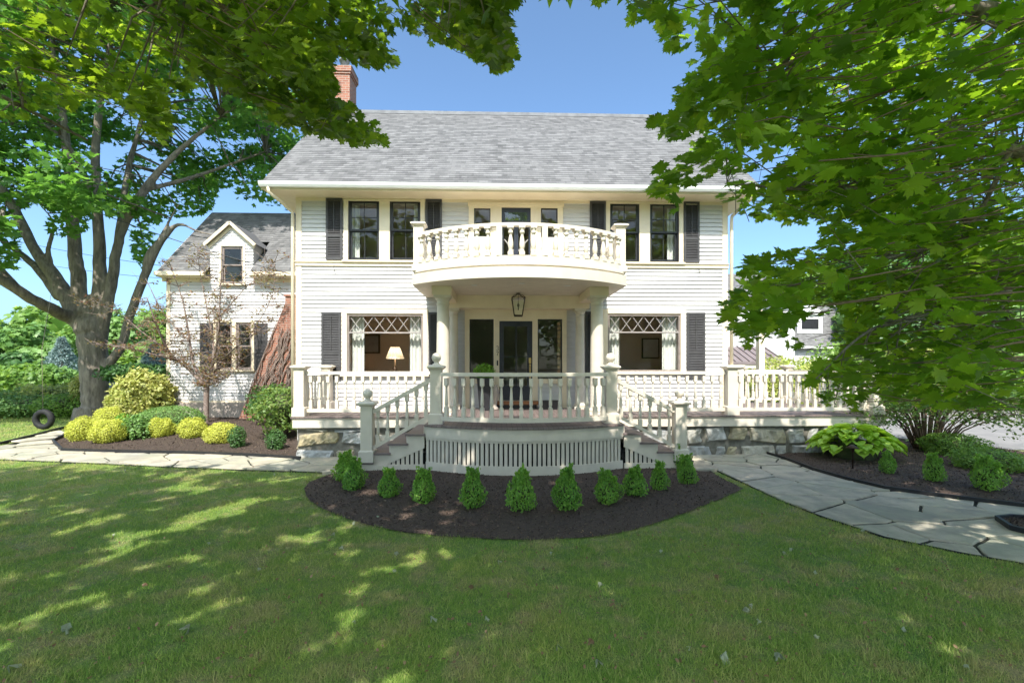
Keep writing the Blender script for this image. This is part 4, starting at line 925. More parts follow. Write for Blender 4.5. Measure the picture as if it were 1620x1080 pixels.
# lamp inside left window
p = on(625, 577, 12.9); lx, ly = p.x, 12.9
t = empty('table_lamp', (lx, ly, 1.5), 'table lamp with white pleated shade inside the left picture window', 'lamp')
zz = [fz(549, ly, 625), fz(567, ly, 625)]; mb = MB(); n = 36; vs = []
for z, r in ((zz[1], .235), (zz[0], .12)):
    for k in range(n): a = 2*math.pi*k/n; q = r*(1+.05*(k % 2)); vs.append((lx+q*math.cos(a), ly+q*math.sin(a), z))
mb.add(vs, [(k, (k+1) % n, n+(k+1) % n, n+k) for k in range(n)]); mb.build('lamp_shade', M['shade'], t); zt_ = zz[1]
MB().lathe((lx, ly), [(.09, 1.5), (.09, 1.53), (.03, 1.56), (.07, 1.68), (.06, 1.8), (.015, 1.86), (.012, zt_+.05)], 16).build('lamp_base', M['bronze'], t)
ll = bpy.data.lights.new('lamp_bulb', 'POINT'); ll.energy = 9; ll.color = (1, .80, .58); ll.shadow_soft_size = .05; lo_ = bpy.data.objects.new('lamp_bulb', ll); COL.objects.link(lo_); lo_.parent = t; lo_.location = (0, 0, (zz[0]+zz[1])/2-1.5)
t = empty('side_table', (lx, ly, .8), 'brown wooden side table under the lamp behind the left picture window', 'table'); MB().cbox((lx, ly), .3, 1.46, 1.5).build('table_top', M['threshold'], t)
for sx, sy in ((-1,-1),(1,-1),(1,1),(-1,1)): MB().cbox((lx+sx*.26, ly+sy*.26), .025, .8, 1.46).build('leg', M['threshold'], t)
sbx = fx(1000, 15.6); t = empty('sideboard', (sbx, 15.6, .8), 'low wooden sideboard against the back wall behind the right picture window', 'sideboard')
MB().box(sbx-.7, sbx+.7, 15.4, 15.85, .92, 1.6).build('cabinet', M['threshold'], t, .01); MB().box(sbx-.74, sbx+.74, 15.36, 15.88, 1.601, 1.64).build('top', M['threshold'], t)
for sx in (-.62, .62):
    for y_ in (15.44, 15.8): MB().cbox((sbx+sx, y_), .03, .8, .919).build('leg', M['threshold'], t)
px_ = fx(1030, 15.9); t = empty('picture_frame', (px_, 15.97, 2.45), 'pale framed picture on the back wall behind the right picture window', 'picture')
MB().box(px_-.3, px_+.3, 15.94, 15.99, 2.1, 2.8).build('frame', M['bronze'], t); MB().box(px_-.26, px_+.26, 15.93, 15.939, 2.14, 2.76).build('canvas', M['curtain'], t)
p = on(584, 545, 16.1); t = empty('picture_frame', (p.x, 16.17, p.z), 'dark framed picture hanging on the back wall behind left window', 'picture')
MB().box(p.x-.35, p.x+.35, 16.14, 16.19, p.z-.3, p.z+.35).build('frame', M['bronze'], t); MB().box(p.x-.3, p.x+.3, 16.13, 16.139, p.z-.25, p.z+.3).build('canvas', M['metalgrey'], t)

# ------------------------------------------------------------------ trees
def limb(mb, pts, n=10):   # pts: (Vector, r); Catmull-Rom smoothed
    P = [p for p, r in pts]; Rr = [r for p, r in pts]; out = []; ro = []
    for i in range(len(P)-1):
        a, b, c, d = P[max(i-1, 0)], P[i], P[i+1], P[min(i+2, len(P)-1)]
        for k in range(5):
            t = k/5; out.append(.5*((2*b)+(c-a)*t+(2*a-5*b+4*c-d)*t*t+(3*b-a-3*c+d)*t**3)); ro.append(Rr[i]+(Rr[i+1]-Rr[i])*t)
    out.append(P[-1]); ro.append(Rr[-1])
    out = [o+Vector((random.gauss(0, 1), random.gauss(0, 1), random.gauss(0, 1)))*r*.06 for o, r in zip(out, ro)]
    mb.tube(out, ro, n); return list(zip(out, ro))
def twigs(mb, nodes_, tips, r0=.03, r1=.006, n=5, droop=.12, poly=None):
    Pn = np.array([p[:] for p, r in nodes_]); Rn = np.array([r for p, r in nodes_])
    for tp in tips:
        d = np.linalg.norm(Pn-np.array(tp), axis=1)+Rn*3; i = int(np.argmin(d)); a = Pn[i]; L = np.linalg.norm(np.array(tp)-a)
        m1 = a+(np.array(tp)-a)*.35+np.array([0, 0, L*droop])+rng.normal(size=3)*L*.05; m2 = a+(np.array(tp)-a)*.7+np.array([0, 0, L*droop])+rng.normal(size=3)*L*.05
        if poly:
            ax, ay, ad = proj(np.concatenate([np.linspace(a, m1, 8), np.linspace(m1, m2, 8), np.linspace(m2, np.array(tp), 8)]))
            if (inframe(ax, ay, ad) & ~inpoly(ax, ay, poly)).any(): continue
        r = min(Rn[i]*.6, r0*(.5+L*.4)); mb.tube([a, m1, m2, tp], [r, r*.75, r*.5, r1], n)
def clusters(C, nper, rad, size, seed, flat=.5):
    r = np.random.default_rng(seed); k = len(C); P = np.repeat(C, nper, 0); n = len(P)
    o = unit(r.normal(size=(n, 3)))*(r.random((n, 1))**.45)*rad*np.repeat(r.uniform(.7, 1.25, (k, 1)), nper, 0); o[:, 2] *= flat
    N = r.normal(size=(n, 3))*.55+[0, 0, 1]; T = o*[1, 1, .2]/rad+r.normal(size=(n, 3))*.5+[0, 0, -.35]
    return P+o, r.uniform(*size, n), N, T
# big maple on the left
TD = 16.3
def tp(px, py, rpx, d=TD): return (at(px, py, d), rpx*d/F*.71)
tb = at(149, 668, TD); LT = empty('maple_tree', (tb.x, tb.y, float(gz(tb.x, tb.y))), 'massive old maple with thick forked trunk between the tyre swing and the wing', 'tree')
mb = MB(); nd = []
nd += limb(mb, [tp(149, 678, 32), tp(149, 662, 26), tp(150, 630, 24), tp(149, 590, 25), tp(147, 550, 26), tp(146, 515, 29), tp(145, 490, 20), tp(145, 465, 5)], 22)
nd += limb(mb, [tp(148, 620, 4), tp(145, 565, 12), tp(133, 522, 15), tp(105, 500, 14, 16), tp(60, 478, 12, 14.8), tp(0, 442, 11, 14), tp(-80, 400, 9, 13.5), tp(-170, 330, 6, 13)])
nd += limb(mb, [tp(30, 460, 9, 14.3), tp(5, 430, 7, 14.3), tp(-40, 380, 5, 14.3)])
nd += limb(mb, [tp(148, 620, 4), tp(144, 560, 12), tp(131, 515, 16), tp(105, 470, 17), tp(80, 430, 13.5), tp(52, 390, 10.5), tp(22, 330, 10), tp(-15, 270, 8), tp(-60, 200, 5)])
nd += limb(mb, [tp(95, 470, 12), tp(55, 420, 8, 17), tp(10, 385, 6, 17.5), tp(-60, 330, 4, 18)])
nd += limb(mb, [tp(148, 620, 4), tp(145, 555, 12), tp(134, 505, 15), tp(124, 440, 14.5), tp(119, 395, 13), tp(114, 320, 11.5), tp(106, 240, 9), tp(95, 150, 7), tp(80, 60, 4)])
nd += limb(mb, [tp(149, 620, 4), tp(151, 555, 12), tp(155, 505, 14), tp(158, 450, 13.5), tp(157, 390, 11.5), tp(153, 310, 9.5), tp(152, 220, 8), tp(165, 120, 7), tp(185, 30, 4)], 12)
nd += limb(mb, [tp(149, 625, 4), tp(155, 555, 11), tp(166, 505, 12), tp(178, 440, 11), tp(186, 390, 9.5), tp(200, 350, 8.5), tp(225, 305, 9), tp(260, 262, 7), tp(310, 215, 5), tp(350, 185, 3)])
nd += limb(mb, [tp(185, 400, 9, 16.6), tp(192, 340, 7, 17), tp(205, 260, 6, 17.5), tp(230, 170, 4, 18)])
nd += limb(mb, [tp(149, 650, 4), tp(159, 600, 11), tp(178, 568, 10), tp(192, 545, 9), tp(205, 500, 9), tp(222, 455, 9), tp(240, 410, 8), tp(262, 372, 7), tp(285, 355, 4), tp(315, 367, 3), tp(345, 372, 2)])
nd += limb(mb, [tp(228, 440, 6), tp(233, 405, 6), tp(252, 380, 5), tp(270, 345, 3), tp(285, 320, 2)])
nd += limb(mb, [tp(80, 415, 6), tp(76, 395, 5), tp(82, 372, 4.5), tp(84, 350, 3), tp(60, 320, 2.5)])
nd += limb(mb, [tp(150, 330, 8), tp(130, 270, 6, 15.5), tp(95, 215, 5, 15), tp(40, 180, 4, 14.5)])
nd += limb(mb, [tp(230, 300, 6), tp(290, 285, 5, 17), tp(350, 265, 4, 17.5), tp(420, 240, 3, 18)])
for a in range(9):   # root flare
    an = a*2*math.pi/9+.3; q = Vector((math.cos(an), math.sin(an), 0)); mb.tube([tb+q*.35+Vector((0, 0, .5)), tb+q*.48+Vector((0, 0, .1)), tb+q*.7+Vector((0, 0, -.15))], [.2, .15, .06], 8)
crown_poly = [(-400, -400), (-400, 430), (-20, 428), (22, 425), (32, 385), (22, 340), (45, 322), (72, 328), (85, 372), (125, 374), (140, 340), (205, 340), (212, 400), (222, 424), (238, 420), (250, 350), (300, 342), (330, 335), (345, 300), (372, 290), (380, 330), (470, 334), (520, 300), (520, -400)]
nc = 6200; C = np.stack([rng.uniform(-24, -5.5, nc), rng.uniform(11, 22.5, nc), rng.uniform(4.5, 19, nc)], 1)
cc = np.array([-13.8, 16.5, 10.3]); q = (((C-cc)/np.array([9.5, 6.4, 8.2]))**2).sum(1); px, py, d = proj(C)
ok = (q < 1) & (q > .12) & inpoly(px, py, crown_poly) & (rng.random(nc) < .28+.75*q)
ok &= ~((C[:, 1] < 13.5) & (C[:, 0] > -9)) & (px < 470) & ~((C[:, 0] > -11.6) & (C[:, 1]+(C[:, 2]-6.9)/1.235 < 17.5))
C = C[ok][:640]; tw = MB(); twigs(tw, nd, [tuple(c) for c in C], .05, .008, 4, poly=crown_poly)
tk = mb.build('trunk', M['bark'], LT); rm = tk.modifiers.new('blend', 'REMESH'); rm.mode = 'VOXEL'; rm.voxel_size = .05; rm.use_smooth_shade = True; sm_ = tk.modifiers.new('soften', 'SMOOTH'); sm_.factor = .5; sm_.iterations = 6; tw.build('twigs', M['bark'], LT)
P, S, N, T = clusters(C, 74, .95, (.15, .24), 5, .42); px, py, d = proj(P); k = inpoly(px, py, crown_poly); P, S, N, T = P[k], S[k], N[k], T[k]
link('crown', leaves('crown', P-np.array(ORG[LT.name]), S, N, T, MAPLES, M['leafC']), LT)
# tyre swing
c = at(69, 663, 13.4); t = empty('tyre_swing', (c.x, c.y, c.z-.33), 'black tyre swing hanging over the grass left of the big maple', 'tyre swing')
mb = MB(); n = 28; mm = 10; vs = []; fs = []
for i in range(n):
    a = 2*math.pi*i/n
    for j in range(mm):
        b = 2*math.pi*j/mm; rr = .215+.075*math.cos(b)*(1 if math.cos(b) > 0 else 1.0)+(.01*(i % 2) if math.cos(b) > .6 else 0); vs.append((c.x+rr*math.cos(a), c.y+.08*math.sin(b), c.z+rr*math.sin(a)))
for i in range(n):
    for j in range(mm): fs.append((i*mm+j, ((i+1) % n)*mm+j, ((i+1) % n)*mm+(j+1) % mm, i*mm+(j+1) % mm))
mb.add(vs, fs, True); mb.build('tyre', M['tyre'], t); MB().tube([(c.x-.02, c.y, c.z+.3), (c.x-.05, c.y, c.z+2), (c.x-.12, c.y+.4, c.z+3.9)], .006, 6).build('rope', M['rope'], t)

# overhead maples: branches hang into the picture from trunks beside and behind the camera
polyA = [(-600, -900), (-600, 215), (0, 205), (60, 196), (110, 186), (150, 160), (195, 165), (215, 205), (250, 238), (272, 226), (280, 165), (330, 135), (372, 150), (415, 200), (470, 212), (520, 222), (560, 236), (612, 230), (622, 222), (596, 196), (568, 176), (548, 160), (532, 150), (528, 100), (560, 96), (560, 110), (600, 118), (628, 118), (640, 92), (612, 70), (640, 40), (655, 60), (700, 78), (730, 82), (770, 110), (790, 122), (806, 118), (822, 96), (812, 50), (800, 30), (835, 5), (840, -20), (850, -900)]
polyB = [(905, -900), (912, -5), (925, 8), (935, 2), (945, 14), (955, 12), (965, -5), (985, 0), (985, 25), (1000, 40), (1023, 30), (1056, 84), (1095, 97), (1080, 122), (1064, 160), (1068, 180), (1040, 184), (1023, 192), (1027, 218), (1054, 230), (1085, 236), (1068, 256), (1036, 268), (1039, 288), (1012, 307), (1036, 322), (1070, 340), (1084, 312), (1097, 290), (1144, 272), (1150, 290), (1130, 322), (1163, 342), (1198, 357), (1272, 359), (1292, 346), (1298, 372), (1292, 392), (1262, 392), (1225, 400), (1179, 412), (1168, 440), (1160, 465), (1131, 488), (1140, 520), (1184, 553), (1205, 536), (1233, 556), (1264, 557), (1280, 549), (1262, 536), (1247, 525), (1262, 518), (1266, 498), (1330, 492), (1335, 515), (1310, 540), (1340, 552), (1320, 566), (1300, 572), (1271, 594), (1276, 620), (1297, 622), (1292, 644), (1318, 643), (1330, 625), (1347, 660), (1364, 650), (1355, 632), (1378, 632), (1440, 645), (1544, 653), (1640, 657), (1700, 640), (2600, 640), (2600, -900)]
def sprays(C, D, L, nl, size, seed, spread=.55, tpl=MAPLE):
    """flat fans of leaves along a twig"""
    r = np.random.default_rng(seed); k = len(C); D = unit(D); t = r.random((k, nl)); side = np.sign(r.normal(size=(k, nl)))*(.25+.75*r.random((k, nl)))
    Sv = unit(np.cross(D, np.array([0, 0, 1.])))
    P = C[:, None]+D[:, None]*(t*L[:, None])[:, :, None]+Sv[:, None]*(side*L[:, None]*spread*(1.1-t*.6))[:, :, None]*.6
    P[:, :, 2] += r.normal(size=(k, nl))*.05-.10*np.abs(side)*L[:, None]
    N = r.normal(size=(k, nl, 3))*.42+[0, 0, 1]; T = D[:, None]*.6+Sv[:, None]*side[:, :, None]*.8+r.normal(size=(k, nl, 3))*.3+[0, 0, -.55]
    return P.reshape(-1, 3), r.uniform(*size, k*nl), N.reshape(-1, 3), T.reshape(-1, 3)
def shade_lim(x, z0=0):
    return np.where(x < -4.6, 8.7, np.where(x < 1.6, 9.9, np.where(x < 4.0, 9.0, 10.2)))
def near_tree(name, base, label, poly, box, ncand, seed, limbs, leafm, size, nspray, far_tpl=MAPLES, mind=2.3, twigr=.012):
    r = np.random.default_rng(seed); t = empty(name, base, label, 'tree'); mb = MB(); nodes_ = []
    for l in limbs: nodes_ += limb(mb, l, 10)
    C = np.stack([r.uniform(box[0], box[1], ncand), r.uniform(box[2], box[3], ncand), r.uniform(box[4], box[5], ncand)], 1)
    lim = 1.22*(shade_lim(C[:, 0])-C[:, 1])+r.normal(size=ncand)*.35
    dist = np.linalg.norm(C-np.array([0, 0, CAMZ]), axis=1); ok = (C[:, 2] < lim) & (dist > mind); px, py, d = proj(C); vis = inframe(px, py, d, 60)
    return t, mb, nodes_, C, ok, px, py, d, vis, r
def finish_tree(t, mb, nodes_, C, leafm, size, nl, seed, poly, name, L=(.45, .85), tpl=MAPLE, out=None, twr=.012, ntw=400):
    r = np.random.default_rng(seed+5); base = np.array(ORG[t.name]); D = (C-base)*[1, 1, .1]+r.normal(size=C.shape)*2.2; D[:, 2] = -abs(D[:, 2])*.25-.2; D = unit(D)
    P, S, N, T = sprays(C, D, r.uniform(*L, len(C)), nl, size, seed, tpl=tpl); px, py, d = proj(P)
    tipx, tipy, _ = proj(P+unit(T)*S[:, None]*.9)
    k = ~inframe(px, py, d, 20) | (inpoly(px, py, poly) & inpoly(tipx, tipy, poly)); k &= np.linalg.norm(P-np.array([0, 0, CAMZ]), axis=1) > 1.5
    o = link(name, leaves(name, (P-base)[k], S[k], N[k], T[k], tpl, leafm), t)
    tw = MB()
    for c, dd in list(zip(C, D))[:ntw]:
        l = .5; e = c+dd*l; q4 = np.array([c-dd*.25, c+dd*.1, e, e+dd*.05]); ax, ay, ad = proj(q4)
        if inframe(ax, ay, ad, 20).any() and (not inpoly(ax, ay, poly).all() or ad.min() < 2.4): continue
        tw.tube([c-dd*.25, c+dd*l*.35+r.normal(size=3)*.035, e+r.normal(size=3)*.02], [.005, .004, .0015], 4)
    tw.build('twigs', M['twigbark'], t); return o
# --- left overhead tree
baseA = (-7.5, -2.5, GZ)
def w3(*a): return Vector(a)
limbsA = [[(w3(-7.5, -2.5, GZ), .55), (w3(-7.4, -2.4, 2.2), .42), (w3(-7.0, -2.0, 4.5), .36), (w3(-6.0, -1.2, 7), .25), (w3(-4.5, -.5, 9), .12)],
          [(w3(-7.3, -2.3, 3.6), .22), (w3(-6.4, .2, 5.4), .14), (w3(-4.8, 2.6, 6.0), .07), (w3(-3.0, 4.6, 5.6), .03), (w3(-1.9, 5.6, 5.0), .012)],
          [(w3(-6.4, .2, 5.4), .1), (w3(-6.2, 2.6, 5.4), .06), (w3(-5.6, 4.2, 4.9), .03), (w3(-4.6, 5.4, 4.4), .012)],
          [(w3(-6.8, -1.8, 5.5), .16), (w3(-4, -.6, 6.6), .1), (w3(-1.2, 1.8, 6.4), .05), (w3(-.4, 3.4, 5.4), .02)]]
out = near_tree('maple_tree', baseA, 'maple whose olive green leafy boughs hang into the picture from the upper left', polyA, (-13, 2.2, -8, 8, 3.2, 9.5), 60000, 21, limbsA, None, None, None)
t, mb, nodes_, C, ok, px, py, d, vis, r = out
V_in = ok & vis & inpoly(px, py, polyA) & ((d > 4.0) | ((d > 3.0) & ((px > 690) | ((px > 300) & (px < 470) & (py < 60))))) & (C[:, 2] < 7.2); YG_ = C[:, 1]+C[:, 2]/1.235; V_out = ok & ~inframe(px, py, d, 140) & (C[:, 2] > 4.8) & (YG_ > 2.4+.5*np.sin(C[:, 0])) & (C[:, 0] > -11)
Ci = C[V_in]; gp = np.sin(Ci[:, 0]*2.6+1)*np.sin(Ci[:, 2]*3.1+2)+.35*np.sin(Ci[:, 1]*3); Ci = Ci[gp < .62][:2100]; Co = C[V_out][:520]
twigs(mb, nodes_, [tuple(c) for c in Ci[:200]], .02, .004, 5, poly=polyA); mb.build('trunk', M['bark'], t)
finish_tree(t, MB(), nodes_, Ci, M['leafA'], (.065, .115), 22, 31, polyA, 'crown', (.35, .7), ntw=600)
finish_tree(t, MB(), nodes_, Co, M['leafA'], (.17, .27), 26, 32, polyA, 'crown', (.7, 1.2), tpl=MAPLES, ntw=0)
# --- right overhead tree
baseB = (8.2, .2, GZ)
limbsB = [[(w3(8.2, .2, GZ), .5), (w3(8.1, .3, 2.2), .4), (w3(7.6, .3, 4.5), .32), (w3(6.5, .2, 7), .2), (w3(4.8, 0, 9), .1)],
          [(w3(8.1, .3, 3.0), .2), (at(1700, 30, 5), .11), (at(1560, 12, 4.3), .05), (at(1430, 30, 4.0), .034), (at(1330, 62, 3.8), .022), (at(1230, 110, 3.6), .012)],
          [(at(1560, 12, 4.3), .04), (at(1500, 60, 4.4), .024), (at(1420, 95, 4.5), .014), (at(1300, 160, 4.6), .008)],
          [(w3(8.1, .3, 2.4), .18), (at(1720, 260, 5.4), .09), (at(1600, 235, 5), .045), (at(1480, 270, 4.6), .028), (at(1330, 300, 4.2), .014), (at(1150, 290, 3.6), .006)],
          [(w3(8.1, .3, 2.0), .15), (at(1720, 420, 5), .07), (at(1620, 450, 4.7), .035), (at(1500, 490, 4.4), .02), (at(1380, 520, 4.1), .012), (at(1290, 600, 3.8), .005)],
          [(at(1620, 450, 4.7), .03), (at(1575, 500, 4.6), .014), (at(1560, 580, 4.4), .008)],
          [(at(1600, 235, 5), .03), (at(1520, 370, 5), .018), (at(1350, 420, 4.6), .01), (at(1200, 470, 4.3), .005)]]
t, mb, nodes_, C, ok, px, py, d, vis, r = near_tree('maple_tree', baseB, 'maple with large deep green leaves on drooping branches that fill the right of the picture', polyB, (.2, 14, -8, 7.5, .9, 9.5), 90000, 22, limbsB, None, None, None)
V_in = ok & vis & inpoly(px, py, polyB) & (d > 2.5) & (d < 6.6) & (C[:, 2] < 7); YG_ = C[:, 1]+C[:, 2]/1.235; V_out = ok & ~inframe(px, py, d, 140) & (C[:, 2] > 4.6) & (YG_ > 2.4+.5*np.sin(C[:, 0])) & (C[:, 0] < 10.5) & ~((C[:, 1] > 2) & (C[:, 2] < 4))
Ci = C[V_in]; gp = np.sin(Ci[:, 0]*3.1+1)*np.sin(Ci[:, 2]*3.7+2)+.35*np.sin(Ci[:, 1]*4); Ci = Ci[gp < .42]; Ci = Ci[:800]; Co = C[V_out][:520]
twigs(mb, nodes_, [tuple(c) for c in Ci[:260]], .016, .003, 5, poly=polyB); mb.build('trunk', M['bark'], t)
finish_tree(t, MB(), nodes_, Ci, M['leafB'], (.07, .13), 15, 41, polyB, 'crown', (.4, .75), ntw=900)
finish_tree(t, MB(), nodes_, Co, M['leafB'], (.17, .27), 26, 42, polyB, 'crown', (.7, 1.2), tpl=MAPLES, ntw=0)

# ------------------------------------------------------------------ shrubs and small plants
def shrub(name, label, px, py, rx, rz, d=None, m='yellow', n=2600, size=(.03, .06), group=None, seed=1, ry=None, tpl=OVAL, lump=.12, fill=.35, z=None, cat='shrub', up=.3):
    """px, py: foot of the shrub in the photo; rx, rz half-widths in metres"""
    if d is None: g0 = gnd(px, py)
    else: g0 = at(px, py, d)
    gg = Vector((g0.x, g0.y, float(gz(g0.x, g0.y)) if z is None else z)); t = empty(name, gg, label, cat, group); ry = ry or rx
    c = (gg.x, gg.y+ry*.6, gg.z+rz*.93)
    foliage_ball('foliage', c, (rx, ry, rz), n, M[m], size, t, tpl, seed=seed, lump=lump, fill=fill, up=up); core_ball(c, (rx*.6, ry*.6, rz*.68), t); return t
YG = 'golden shrubs along the left path'
shrub('golden_shrub', 'round golden yellow shrub at the far left end of the bed, largest of the row', 120, 704, .32, .31, n=9000, m='yellow', seed=1, group=YG, size=(.018, .036))
shrub('golden_shrub', 'round golden yellow shrub nearest the camera at the foot of the big maple', 160, 707, .37, .32, n=11000, m='yellow', seed=2, group=YG, size=(.018, .036))
shrub('golden_shrub', 'golden yellow shrub half hidden behind the pair below the big maple', 163, 686, .34, .35, d=12.6, n=8000, m='yellow', seed=3, group=YG, size=(.018, .036))
shrub('golden_shrub', 'golden yellow shrub directly below the clipped green mound', 246, 700, .31, .27, n=8000, seed=4, group=YG, size=(.018, .036))
shrub('golden_shrub', 'golden yellow shrub in the middle of the three beside the thin bare tree', 297, 701, .32, .28, n=8000, seed=5, group=YG, size=(.018, .036))
shrub('golden_shrub', 'golden yellow shrub in front of the thin bare tree, rightmost of the row', 341, 707, .37, .27, n=9000, seed=6, group=YG, size=(.018, .036))
shrub('clipped_shrub', 'broad clipped green mound shrub before the wing corner', 253, 682, .80, .37, d=12.4, m='mound', n=11000, size=(.025, .045), seed=7, ry=.7, fill=.12, lump=.05)
shrub('lime_shrub', 'tall lime and cream leaved shrub between big maple and wing corner', 212, 678, .72, .78, d=14.2, m='lime', n=5000, size=(.09, .16), seed=8, lump=.2, ry=.8)
shrub('lime_shrub', 'pale pinkish lime shrub low beside the maple trunk', 192, 684, .42, .66, d=13.8, m='lime', n=2200, size=(.07, .13), seed=9, lump=.2)
shrub('green_shrub', 'small dark green sapling shrub left of the clipped mound foot', 186, 702, .26, .30, m='box', n=1000, size=(.05, .09), seed=10, lump=.25)
shrub('green_shrub', 'bright green small shrub touching the first golden shrub after the mound', 209, 703, .27, .34, m='mound', n=1000, size=(.05, .09), seed=11, lump=.25)
shrub('boxwood_shrub', 'little dark boxwood at the right end of the golden row', 371, 712, .17, .27, m='leafDark', n=1400, size=(.03, .05), seed=12, lump=.2)
shrub('boxwood_shrub', 'little dark boxwood near the porch corner in the left bed', 432, 714, .20, .24, m='leafDark', n=1600, size=(.03, .05), seed=13, lump=.2)
shrub('rhododendron', 'open leggy green rhododendron at the left porch corner', 437, 678, .72, .55, d=11.6, m='bush', n=2000, size=(.06, .11), seed=14, lump=.25, z=.25)
shrub('rhododendron', 'dark glossy rhododendron before the brick chimney base', 420, 670, .6, .5, d=13.2, m='leafDark', n=2000, size=(.06, .11), seed=15, lump=.25, z=.3)
mb = MB(); g0 = gnd(440, 700)
for i in range(16):
    a = random.uniform(0, 6.28); e = Vector((math.cos(a)*random.uniform(.2, .65), math.sin(a)*.4, random.uniform(.6, 1.1))); mb.tube([(g0.x, g0.y+.3, 0), Vector((g0.x, g0.y+.3, 0))+e*.5+Vector((0, 0, -.05)), Vector((g0.x, g0.y+.3, 0))+e], [.018, .012, .005], 5)
tag(mb.build('shrub_stems', M['greytwig']), 'bare grey stems fanning under the rhododendron at the porch corner', 'shrub')
# boxwoods in the bow bed
def boxwood_mesh(seed):
    r = np.random.default_rng(seed); n = 2600; h = r.random(n)**.8; a = r.uniform(0, 6.28, n)
    ph = r.uniform(0, 6.28, 4); rad = (.5*np.sin(np.clip(h*1.02+.12, 0, 1)*math.pi)**.7*(1-.35*h)+.04)*(1+.16*np.sin(3*a+ph[0]+4*h)+.12*np.sin(5*a+ph[1]-7*h))*(1-.4*r.random(n)**2)
    P = np.stack([rad*np.cos(a)*.42*1.0, rad*np.sin(a)*.42, h*.44], 1)
    sp = r.integers(0, 9, n); k = r.random(n) < .25; sa = sp*.9+ph[2]; P[k] = np.stack([.09*np.cos(sa)*(.5+(sp % 3)*.4)+r.normal(size=n)*.014, .09*np.sin(sa)*(.5+(sp % 3)*.4)+r.normal(size=n)*.014, (.26+r.random(n)*(.09+.025*(sp % 5))+.03)], 1)[k]
    D = np.stack([np.cos(a), np.sin(a), np.full(n, .6)], 1); return leaves('foliage', P, r.uniform(.028, .05, n), D+r.normal(size=(n, 3))*.6, D*.5+r.normal(size=(n, 3))*.4+[0, 0, .8], OVAL, M['box'])
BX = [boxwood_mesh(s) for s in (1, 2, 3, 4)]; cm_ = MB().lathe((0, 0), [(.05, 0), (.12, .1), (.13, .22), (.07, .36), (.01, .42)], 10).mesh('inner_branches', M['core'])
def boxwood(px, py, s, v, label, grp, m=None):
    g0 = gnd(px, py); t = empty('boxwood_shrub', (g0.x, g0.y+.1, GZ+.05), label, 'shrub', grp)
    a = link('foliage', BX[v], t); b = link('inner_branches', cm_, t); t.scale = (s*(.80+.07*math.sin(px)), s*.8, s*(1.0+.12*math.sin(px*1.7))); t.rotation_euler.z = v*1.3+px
BG = 'young boxwoods round the bow mulch bed'
for i, (px, py, s, lb) in enumerate([(543, 768, 1.12, 'young boxwood at the left tip of the bow bed, just behind its neighbour'), (556, 784, 1.05, 'young boxwood second from the left tip of the bow bed'), (613, 795, 1.0, 'dark young boxwood third from left in the bow bed'),
     (667, 804, 1.0, 'young boxwood fourth from left, with sunlit yellowish top'), (747, 812, 1.05, 'young boxwood left of the bed centre, under the bow skirt'), (825, 817, 1.08, 'young boxwood at the very front centre of the bow bed'),
     (899, 815, 1.08, 'bright sunlit boxwood on the bare brownish patch right of the bed centre'), (964, 804, 1.1, 'sunlit boxwood with a tall leader sprig, right of the brown patch'), (1008, 792, 1.05, 'young boxwood fourth from the right end of the bow bed'),
     (1047, 783, .85, 'small bluish young boxwood third from the right end of the bow bed'), (1080, 747, .95, 'young boxwood against the right lower newel post'), (1091, 773, .92, 'young boxwood at the right tip of the bow bed beside the flagstones')]):
    boxwood(px, py, s, i % 4, lb, BG)
for i, (px, py, s, lb) in enumerate([(1412, 755, .82, 'small boxwood in the hosta bed nearest the path light'), (1487, 768, .9, 'boxwood in the middle of the three along the right path'), (1573, 782, 1.2, 'largest boxwood of the right bed near the picture edge')]):
    boxwood(px, py, s, (i+1) % 4, lb, 'boxwoods along the right path')
shrub('ground_juniper', 'low spreading green juniper mound beside the driveway', 1530, 726, .62, .26, m='leafBack', n=4000, size=(.03, .06), seed=20, ry=.5)
shrub('ground_juniper', 'second low green mound at the right picture edge by the driveway', 1592, 752, .55, .22, m='leafBack', n=3500, size=(.03, .06), seed=21, ry=.5)
# path light by the hosta
g0 = gnd(1349, 746); t = empty('path_light', (g0.x, g0.y, GZ), 'small metal path light on a stake before the hosta', 'path light')
MB().lathe((g0.x, g0.y), [(.012, GZ), (.012, GZ+.36), (.02, GZ+.37)], 8).build('stake', M['bronze'], t); MB().lathe((g0.x, g0.y), [(.025, GZ+.37), (.03, GZ+.43), (.11, GZ+.44), (.02, GZ+.5)], 16).build('cap', M['bronze'], t)
# hosta
g0 = gnd(1326, 722); g0.y -= .82; t = empty('hosta', (g0.x, g0.y+.35, GZ), 'broad lime green hosta against the right stone foundation', 'plant'); V = []; Fq = []; r = random.Random(4)
for i in range(230):
    a = r.uniform(0, 6.28); ti = r.random(); reach = .08+.58*ti**.75; up = .60-.36*ti**1.6+r.uniform(-.04, .04); Lf = r.uniform(.2, .29); wf = Lf*r.uniform(.40, .48); cx_, cy_ = g0.x+math.cos(a)*reach*1.15, g0.y+.35+math.sin(a)*reach*.9
    dv = Vector((math.cos(a), math.sin(a), 0)); sv = Vector((-math.sin(a), math.cos(a), 0)); b0 = len(V)
    for j in range(7):
        u = j/6; wv = wf*math.sin(math.pi*min(1, u*.93+.05))**.75*(1 if j < 6 else .05); p0 = Vector((cx_, cy_, GZ+.05+up))+dv*(u-.25)*Lf; p0.z += .05*math.sin(u*2.2)-.10*u*u*(.4+ti)
        for k in (-1, -.5, 0, .5, 1): q = p0+sv*wv*k; V.append((q.x, q.y, q.z+.045*abs(k)))
    for j in range(6):
        for k in range(4): o_ = b0+j*5+k; Fq.append((o_, o_+1, o_+6, o_+5))
